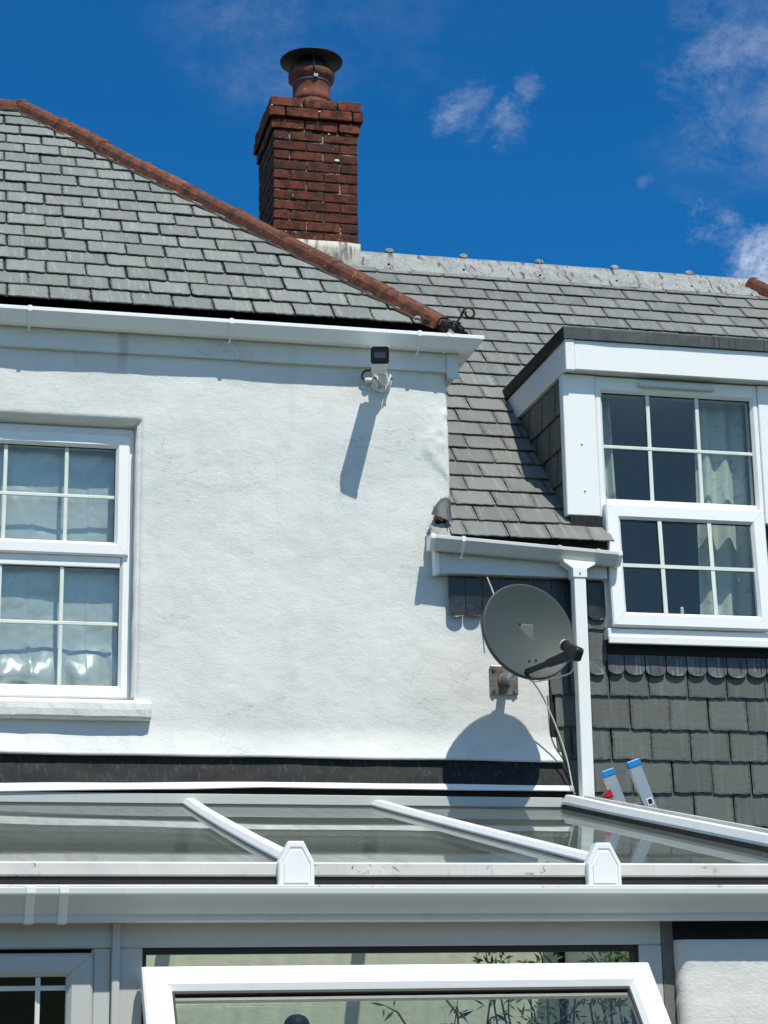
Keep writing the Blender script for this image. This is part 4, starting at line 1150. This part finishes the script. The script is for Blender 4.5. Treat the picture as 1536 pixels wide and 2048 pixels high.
# rendered pier on the right of the frame
m = MB(); rings = []
X0, X1 = 2.632, 3.45
gx = lin(X0, X1, .025); gz = lin(.0, 1.862, .03)
for z in gz:
    m.v += [(x + (.006 * nz(z * 9, 1, 1) + .004 * nz(z * 30, 2, 1) if x < X0 + .01 else 0), -3.305 - .006 * nz(x * 5, z * 5, 3) - .004 * nz(x * 20, z * 22, 1) - .003 * nz(x * 55, z * 50, 2) + (.02 if x < X0 + .005 else 0), z) for x in gx]
n_ = len(gx)
for j in range(len(gz) - 1):
    for i in range(n_ - 1):
        q = j * n_ + i; m.f.append((q, q + 1, q + n_ + 1, q + n_))
base = len(m.v); top = [(len(gz) - 1) * n_ + i for i in range(n_)]
m.v += [(m.v[q][0], -3.15, m.v[q][2]) for q in top]
for i in range(n_ - 1): m.f.append((top[i], top[i + 1], base + i + 1, base + i))
lef = [j * n_ for j in range(len(gz))]; base = len(m.v)
m.v += [(m.v[q][0], -3.15, m.v[q][2]) for q in lef]
for i in range(len(lef) - 1): m.f.append((lef[i], lef[i + 1], base + i + 1, base + i))
m.build('rendered_pier', 'roughcast', cons, smooth=True)
MB().box(2.60, 3.45, -3.245, -3.22, 1.80, 1.934).build('eaves_void', 'felt', cons)
rings = [[(2.586 + .004 * nz(z * 5, 1, 1), -3.262, z), (2.632 + .006 * nz(z * 5, 3, 1), -3.258, z), (2.632, -3.18, z), (2.586, -3.18, z)] for z in lin(.0, 1.93, .05)]
MB().loft(rings).build('timber_post', 'timber', cons)

# ================================================================== THINGS ON THE WALLS
# ---------------- satellite dish
DC = Vector((3.026, -.430, 3.547))
dish = thing('satellite_dish', 'dark grey satellite dish on a short wall bracket beside the downpipe', 'satellite dish', (3.01, 0, 3.36))
dn = Vector((.188, -.964, .189)).normalized()
dr = Vector((0, 0, 1)).cross(dn); dr = -dr.normalized() if dr.x < 0 else dr.normalized()
du = dr.cross(dn) if dr.cross(dn).z > 0 else -dr.cross(dn)
m = MB(); n = 48; rings = []
RX_, RU_ = .256, .256
def dp_(rad, a, push): return DC + dr * (math.cos(a) * rad * RX_) + du * (math.sin(a) * rad * RU_) + dn * push
depth = .045
for rad in (.02, .2, .4, .6, .8, .93, 1.0):
    rings.append([dp_(rad, 2 * math.pi * j / n, depth * (rad * rad - 1)) for j in range(n)])
rings += [[dp_(1.025, 2 * math.pi * j / n, .001) for j in range(n)], [dp_(1.035, 2 * math.pi * j / n, -.006) for j in range(n)], [dp_(1.035, 2 * math.pi * j / n, -.022) for j in range(n)], [dp_(1.01, 2 * math.pi * j / n, -.022) for j in range(n)]]
for rad in (.98, .8, .6, .4, .2, .02):
    rings.append([dp_(rad, 2 * math.pi * j / n, depth * (rad * rad - 1) - .008) for j in range(n)])
m.loft(rings).build('reflector', 'dish', dish, smooth=True)
for u_, v_ in ((-.10, .20), (.10, .21), (-.03, -.62), (.13, -.60)):
    p = DC + dr * (u_ * RX_) + du * (v_ * RU_) + dn * (depth * (u_ * u_ + v_ * v_ - 1))
    MB().tube([p - dn * .004, p + dn * .005], .007, 8).build('rivet', 'iron', dish)
foot = DC - du * (RU_ * .90) - dn * .002 - dr * .05
lnbp = Vector((3.158, -.705, 3.375))
adir = (lnbp - foot).normalized()
m = MB()
s_ = adir.cross(Vector((0, 0, 1))).normalized(); t_ = s_.cross(adir)
m.loft([[p + s_ * a * .011 + t_ * b * .014 for a, b in ((-1, -1), (1, -1), (1, 1), (-1, 1))] for p in (foot, foot + adir * .05, lnbp - adir * .12)])
m.build('arm', 'black', dish, bevel=.003)
m = MB()
m.loft([[p + s_ * a * w_ + t_ * b * h_ for a, b in ((-1, -1), (1, -1), (1, 1), (-1, 1))] for p, w_, h_ in ((lnbp - adir * .15, .016, .019), (lnbp - adir * .08, .017, .022), (lnbp - adir * .02, .018, .026), (lnbp + adir * .03, .016, .018))])
m.build('arm_clamp', 'black', dish, bevel=.003)
ld = (DC - lnbp).normalized()
q0 = lnbp + t_ * .036
MB().tube([q0 + ld * .050, q0 + ld * .044, q0 + ld * .0435], [.0275, .0275, .024], 20).build('feed_cap', 'pvc', dish)
MB().tube([q0 + ld * .043, q0 + ld * .03, q0 + ld * .0295, q0 - ld * .02, q0 - ld * .055], [.029, .029, .026, .026, .024], 20).build('feed_horn', 'black', dish)
sd_ = ld.cross(Vector((0, 0, 1))).normalized(); su_ = sd_.cross(ld)
m = MB().loft([[p + sd_ * a * w_ + su_ * (b * h_ + o_) for a, b in ((-1, -1), (1, -1), (1, 1), (-1, 1))] for p, w_, h_, o_ in ((q0 + ld * .01, .022, .030, -.008), (q0 - ld * .07, .026, .036, -.010), (q0 - ld * .085, .022, .028, -.010))])
m.build('receiver', 'black', dish, bevel=.006)
PLc = Vector((3.009, 0, 3.358))
bx('wall_plate', 'galv', dish, 2.931, 3.087, -.016, -.004, 3.277, 3.439, .006, 2)
for dx in (-.058, .058):
    for dz in (-.06, .06):
        c = PLc + Vector((dx, -.016, dz))
        MB().tube([c, c + Vector((0, -.004, 0)), c + Vector((0, -.0045, 0)), c + Vector((0, -.012, 0))], [.014, .014, .009, .008], 8).build('bolt', 'steel', dish)
MB().tube([PLc + Vector((0, -.014, 0)), PLc + Vector((0, -.03, 0)), PLc + Vector((0, -.031, 0))], [.038, .036, .03], 24).build('pole_socket', 'galv', dish, smooth=False)
bk = DC - dn * (depth + .03) - du * .10
MB().tube([PLc + Vector((0, -.02, 0)), PLc + Vector((0, -.16, .0)), PLc + Vector((.002, -.205, .012)), PLc + Vector((.004, -.225, .05)), PLc + Vector((.005, -.245, .22))], .0255, 16).build('pole', 'alu', dish, smooth=True)
m = MB()
cbk = Vector((3.014, -.30, 3.50))
m.loft([[p + Vector((a * .05, 0, b * .075)) for a, b in ((-1, -1), (1, -1), (1, 1), (-1, 1))] for p in (cbk + Vector((0, .075, -.01)), cbk + Vector((0, .05, 0)), DC - dn * (depth + .004) - du * .02)])
m.build('back_bracket', 'dish_back', dish, bevel=.004)
for dz in (-.04, .04): MB().tube([cbk + Vector((-.075, .04, dz)), cbk + Vector((.075, .04, dz))], .006, 6).build('bolt', 'steel', dish)

# cables
def cable(name, label, pts, r, mat, group=None):
    P = [Vector(p) for p in pts]; out = []
    for i in range(len(P) - 1):
        a, b, c, d = P[max(i - 1, 0)], P[i], P[i + 1], P[min(i + 2, len(P) - 1)]
        for k in range(8):
            t = k / 8
            out.append(.5 * ((2 * b) + (c - a) * t + (2 * a - 5 * b + 4 * c - d) * t * t + (3 * b - a - 3 * c + d) * t ** 3))
    out.append(P[-1])
    return tag(MB().tube(out, r, 6).build(name, mat, None, smooth=True), label, 'cable', group)
cable('coaxial_cable', 'white cable looping from the satellite dish down to the glass roof', [lnbp - Vector((-.01, .0, .02)), lnbp + Vector((.012, .02, -.075)), lnbp + Vector((-.03, .05, -.10)), foot + Vector((.05, .02, -.045)), (3.09, -.20, 3.345), (3.175, -.13, 3.27), (3.255, -.10, 3.12), (3.315, -.09, 2.95), (3.35, -.085, 2.77), (3.362, -.09, 2.745)], .0042, 'cable_w')
cable('telephone_cable', 'black cable drooping down the slates left of the downpipe', [(3.262, -.03, 3.33), (3.268, -.035, 3.20), (3.285, -.04, 3.08), (3.325, -.04, 2.92), (3.352, -.045, 2.78)], .0045, 'cable_b')
cable('hanging_cable', 'thin white cable dropping from the soffit behind the satellite dish', [(2.905, -.10, 3.90), (2.925, -.11, 3.84), (2.938, -.125, 3.785), (2.946, -.14, 3.755)], .0035, 'cable_w')

# ---------------- security camera
cctv = thing('security_camera', 'white bullet security camera with black face below the left gutter', 'security camera', (2.352, 0, 4.94))
BC = Vector((2.352, 0, 5.002))
MB().tube([BC + Vector((0, .0, 0)), BC + Vector((0, -.028, 0)), BC + Vector((0, -.034, 0)), BC + Vector((0, -.0345, 0))], [.060, .060, .054, .03], 28).build('base', 'camera_white', cctv)
fc = Vector((2.268, -.365, 5.030)); bk = Vector((2.322, -.115, 5.048))
ax = (fc - bk).normalized(); ss = Vector((0, 0, 1)).cross(ax).normalized(); uu = ax.cross(ss)
if uu.z < 0: uu = -uu
def rrect(p, hw, hh, rad, n=4):
    out = []
    for cx, cy, a0 in ((1, 1, 0), (-1, 1, 90), (-1, -1, 180), (1, -1, 270)):
        for k in range(n + 1):
            a = R(a0 + 90 * k / n); out.append(p + ss * (cx * (hw - rad) + math.cos(a) * rad) + uu * (cy * (hh - rad) + math.sin(a) * rad))
    return out
MB().loft([rrect(bk, .030, .030, .014), rrect(bk + ax * .012, .041, .041, .014), rrect(bk + ax * .20, .044, .044, .014), rrect(fc - ax * .004, .045, .045, .014)]).build('housing', 'camera_white', cctv, smooth=False, bevel=.001)
MB().loft([rrect(fc - ax * .004, .049, .047, .012), rrect(fc + ax * .010, .049, .047, .012), rrect(fc + ax * .0105, .046, .044, .011)]).build('face', 'gloss_black', cctv)
MB().loft([rrect(fc + ax * .0108 - uu * .002, .030, .017, .003), rrect(fc + ax * .0125 - uu * .002, .029, .016, .003)]).build('lens_window', plain('smoked_lens_glass', (.03, .033, .045), .15), cctv)
MB().loft([rrect(bk + ax * .02 + uu * .040, .046, .010, .004), rrect(fc + ax * .004 + uu * .040, .050, .011, .004)]).build('sun_shield', 'camera_white', cctv)
# bracket: yoke with two cheeks and a knuckle
for s in (-1, 1):
    m = MB().loft([[BC + Vector((s * x, y, z)) for x, y, z in ((.024, -.030, -.052), (.052, -.030, -.012), (.056, -.030, .03), (.042, -.030, .03))], [BC + Vector((s * x, y, z)) for x, y, z in ((.022, -.075, -.045), (.046, -.075, -.008), (.050, -.075, .026), (.038, -.075, .026))]])
    m.build('bracket_cheek', 'camera_white', cctv, bevel=.004)
    c = BC + Vector((s * .047, -.077, -.002)); MB().tube([c, c + Vector((0, -.003, 0))], .006, 8).build('screw', 'iron', cctv)
MB().tube([BC + Vector((0, -.03, -.02)), BC + Vector((0, -.075, -.008)), BC + Vector((-.008, -.10, .014)), bk + Vector((0, .0, -.02))], [.026, .027, .026, .024], 16).build('knuckle', 'camera_white', cctv, smooth=True)
m = MB().tube([BC + Vector((0, -.03, -.06)), BC + Vector((0, -.055, -.056))], .012, 10).build('screw', 'camera_white', cctv)
MB().tube([BC + Vector((-.05, -.03, .0)), BC + Vector((-.078, -.036, -.004)), BC + Vector((-.088, -.03, -.004))], [.013, .015, .014], 12).build('cable_gland', 'camera_white', cctv)
MB().tube([BC + Vector((-.088, -.03, -.002)), BC + Vector((-.108, -.03, .01)), BC + Vector((-.104, -.03, .038)), BC + Vector((-.088, -.032, .052)), BC + Vector((-.06, -.03, .056))], .0065, 8).build('lead_wire', 'cable_b', cctv, smooth=True)

# ---------------- ladder
lad = thing('ladder', 'aluminium ladder with blue end caps leaning on the conservatory side', 'ladder', (4.3, -.53, 0))
def lp(t, y): return Vector((3.452 + .36 * t, y, 2.835 - t))       # t = drop below the top of the stiles
ld_ = Vector((.36, 0, -1)).normalized(); lt = Vector((1, 0, .36)).normalized()
for y in (-.345, -.725):
    def rg(t, a, b): return [lp(t, y) + lt * (a * c) + Vector((0, b * d, 0)) for c, d in ((-1, -1), (1, -1), (1, 1), (-1, 1))]
    MB().loft([rg(0, .033, .0125), rg(2.83, .033, .0125)]).build('stile', 'alu', lad, bevel=.002)
    MB().loft([rg(-.008, .031, .014), rg(-.004, .037, .0165), rg(.026, .037, .0165)]).build('end_cap', 'blue', lad, bevel=.003)
    if y < -.5:
        c = lp(.20, y)
        MB().loft([[c + lt * (a * .016 + .006) + ld_ * (b * .018) + Vector((0, -.0127, 0)) for a, b in ((-1, -1), (1, -1), (1, 1), (-1, 1))], [c + lt * (a * .016 + .006) + ld_ * (b * .018) + Vector((0, -.0145, 0)) for a, b in ((-1, -1), (1, -1), (1, 1), (-1, 1))]]).build('label_sticker', 'pvc', lad)
        MB().loft([[c + lt * (a * .011 + .006) + ld_ * (b * .013) + Vector((0, -.0146, 0)) for a, b in ((-1, -1), (1, -1), (1, 1), (-1, 1))], [c + lt * (a * .011 + .006) + ld_ * (b * .013) + Vector((0, -.0152, 0)) for a, b in ((-1, -1), (1, -1), (1, 1), (-1, 1))]]).build('rung_end', 'black', lad)
for k in range(10):
    t = .20 + .27 * k
    MB().tube([lp(t, -.71), lp(t, -.36)], .015, 10).build('rung', 'alu', lad)
c = lp(.105, -.345)
MB().loft([[c + lt * (a * .022 - .045) + ld_ * (b * .024) + Vector((0, e, 0)) for a, b in ((-1, -.4), (1, -1), (1, 1), (-1, .6))] for e in (-.02, .02)]).build('red_clip', 'red', lad, bevel=.004)

# ================================================================== INSIDE THE CONSERVATORY
def plant(label, stems, leafn, spread, size, seed, leaves_long):
    rnd = random.Random(seed); root = thing('climbing_plant', label, 'plant', (stems[0][0][0], stems[0][0][1], .03), 'plants inside the conservatory')
    fm = MB(); fv = []
    for st in stems:
        MB().tube(st, [.006] + [.004] * (len(st) - 2) + [.0015], 6).build('stem', 'stem', root, smooth=True)
        for _ in range(leafn):
            t = rnd.random() ** .8 * (len(st) - 1); i = min(int(t), len(st) - 2)
            p = Vector(st[i]).lerp(Vector(st[i + 1]), t - i)
            d = Vector((rnd.uniform(-1, 1), rnd.uniform(-1, .6), rnd.uniform(-.7, .8))).normalized()
            p = p + d * rnd.uniform(0, spread)
            ln = size * rnd.uniform(.7, 1.3); wd = ln * (.13 if leaves_long else .22)
            s = d.cross(Vector((rnd.uniform(-1, 1), rnd.uniform(-1, 1), 1))).normalized(); up = s.cross(d)
            q = [p, p + d * ln * .4 + s * wd - up * .08 * ln, p + d * ln - up * .25 * ln, p + d * ln * .4 - s * wd - up * .08 * ln]
            b = len(fm.v); mid = p + d * ln * .45 + up * .03 * ln
            fm.v += [tuple(x) for x in q] + [tuple(mid)]
            fm.f += [(b, b + 1, b + 4), (b + 1, b + 2, b + 4), (b + 2, b + 3, b + 4), (b + 3, b, b + 4)]
    o = fm.build('foliage', 'leaf', root, recalc=False); o['kind'] = 'stuff'
    return root
dense = []
rr = random.Random(5)
for i in range(16):
    yb = rr.uniform(-2.4, -1.6); x = 2.66 + (yb + 2) * .3 + rr.uniform(-.32, .30)
    dense.append([(2.7, -1.9, .4), (2.7 + (x - 2.7) * .4, yb, .95), (x, yb, 1.35), (x + rr.uniform(-.06, .06), yb + .05, 1.60 + rr.uniform(0, .16)), (x + rr.uniform(-.12, .12), yb, 1.72 + rr.uniform(0, .22))])
plant('bushy green plant with narrow leaves inside at the right of the open window', dense, 85, .10, .050, 3, True)
DXV = .16
thin_ = [[(1.95, -2.3, .4), (1.93, -2.35, 1.2), (1.90, -2.4, 1.62), (1.80, -2.4, 1.74), (1.68, -2.4, 1.77)], [(1.95, -2.3, .4), (2.0, -2.3, 1.3), (2.06, -2.3, 1.66), (2.14, -2.3, 1.74)], [(1.93, -2.35, 1.2), (1.78, -2.4, 1.45), (1.66, -2.4, 1.63), (1.60, -2.4, 1.66)], [(1.93, -2.35, 1.2), (1.90, -2.3, 1.5), (1.93, -2.3, 1.68)]]
thin_ = [[(x + DXV, y, z) for x, y, z in st] for st in thin_]
plant('sparse climbing plant with thin tendrils and narrow leaves behind the open pane', thin_, 12, .03, .062, 11, True)
lam = thing('standing_lamp', 'small dark domed lamp standing behind the open window pane', 'lamp', (1.63, -1.3, 1.30))
MB().lathe((1.63, -1.3, 1.585), [(.055, 0), (.057, .006), (.050, .024), (.034, .040), (.012, .047), (.004, .047)], 24).build('lamp_dome', 'iron', lam, smooth=True)
MB().lathe((1.63, -1.3, 1.45), [(.04, 0), (.050, .02), (.052, .13), (.046, .134)], 20).build('lamp_glass', 'camera_white', lam)
MB().lathe((1.63, -1.3, .03), [(.09, 0), (.09, .02), (.012, .03), (.010, 1.40), (.035, 1.42)], 16).build('lamp_stand', 'iron', lam)

# keep the number of segments honest: nothing left selected or active
for o in bpy.data.objects: o.select_set(False)
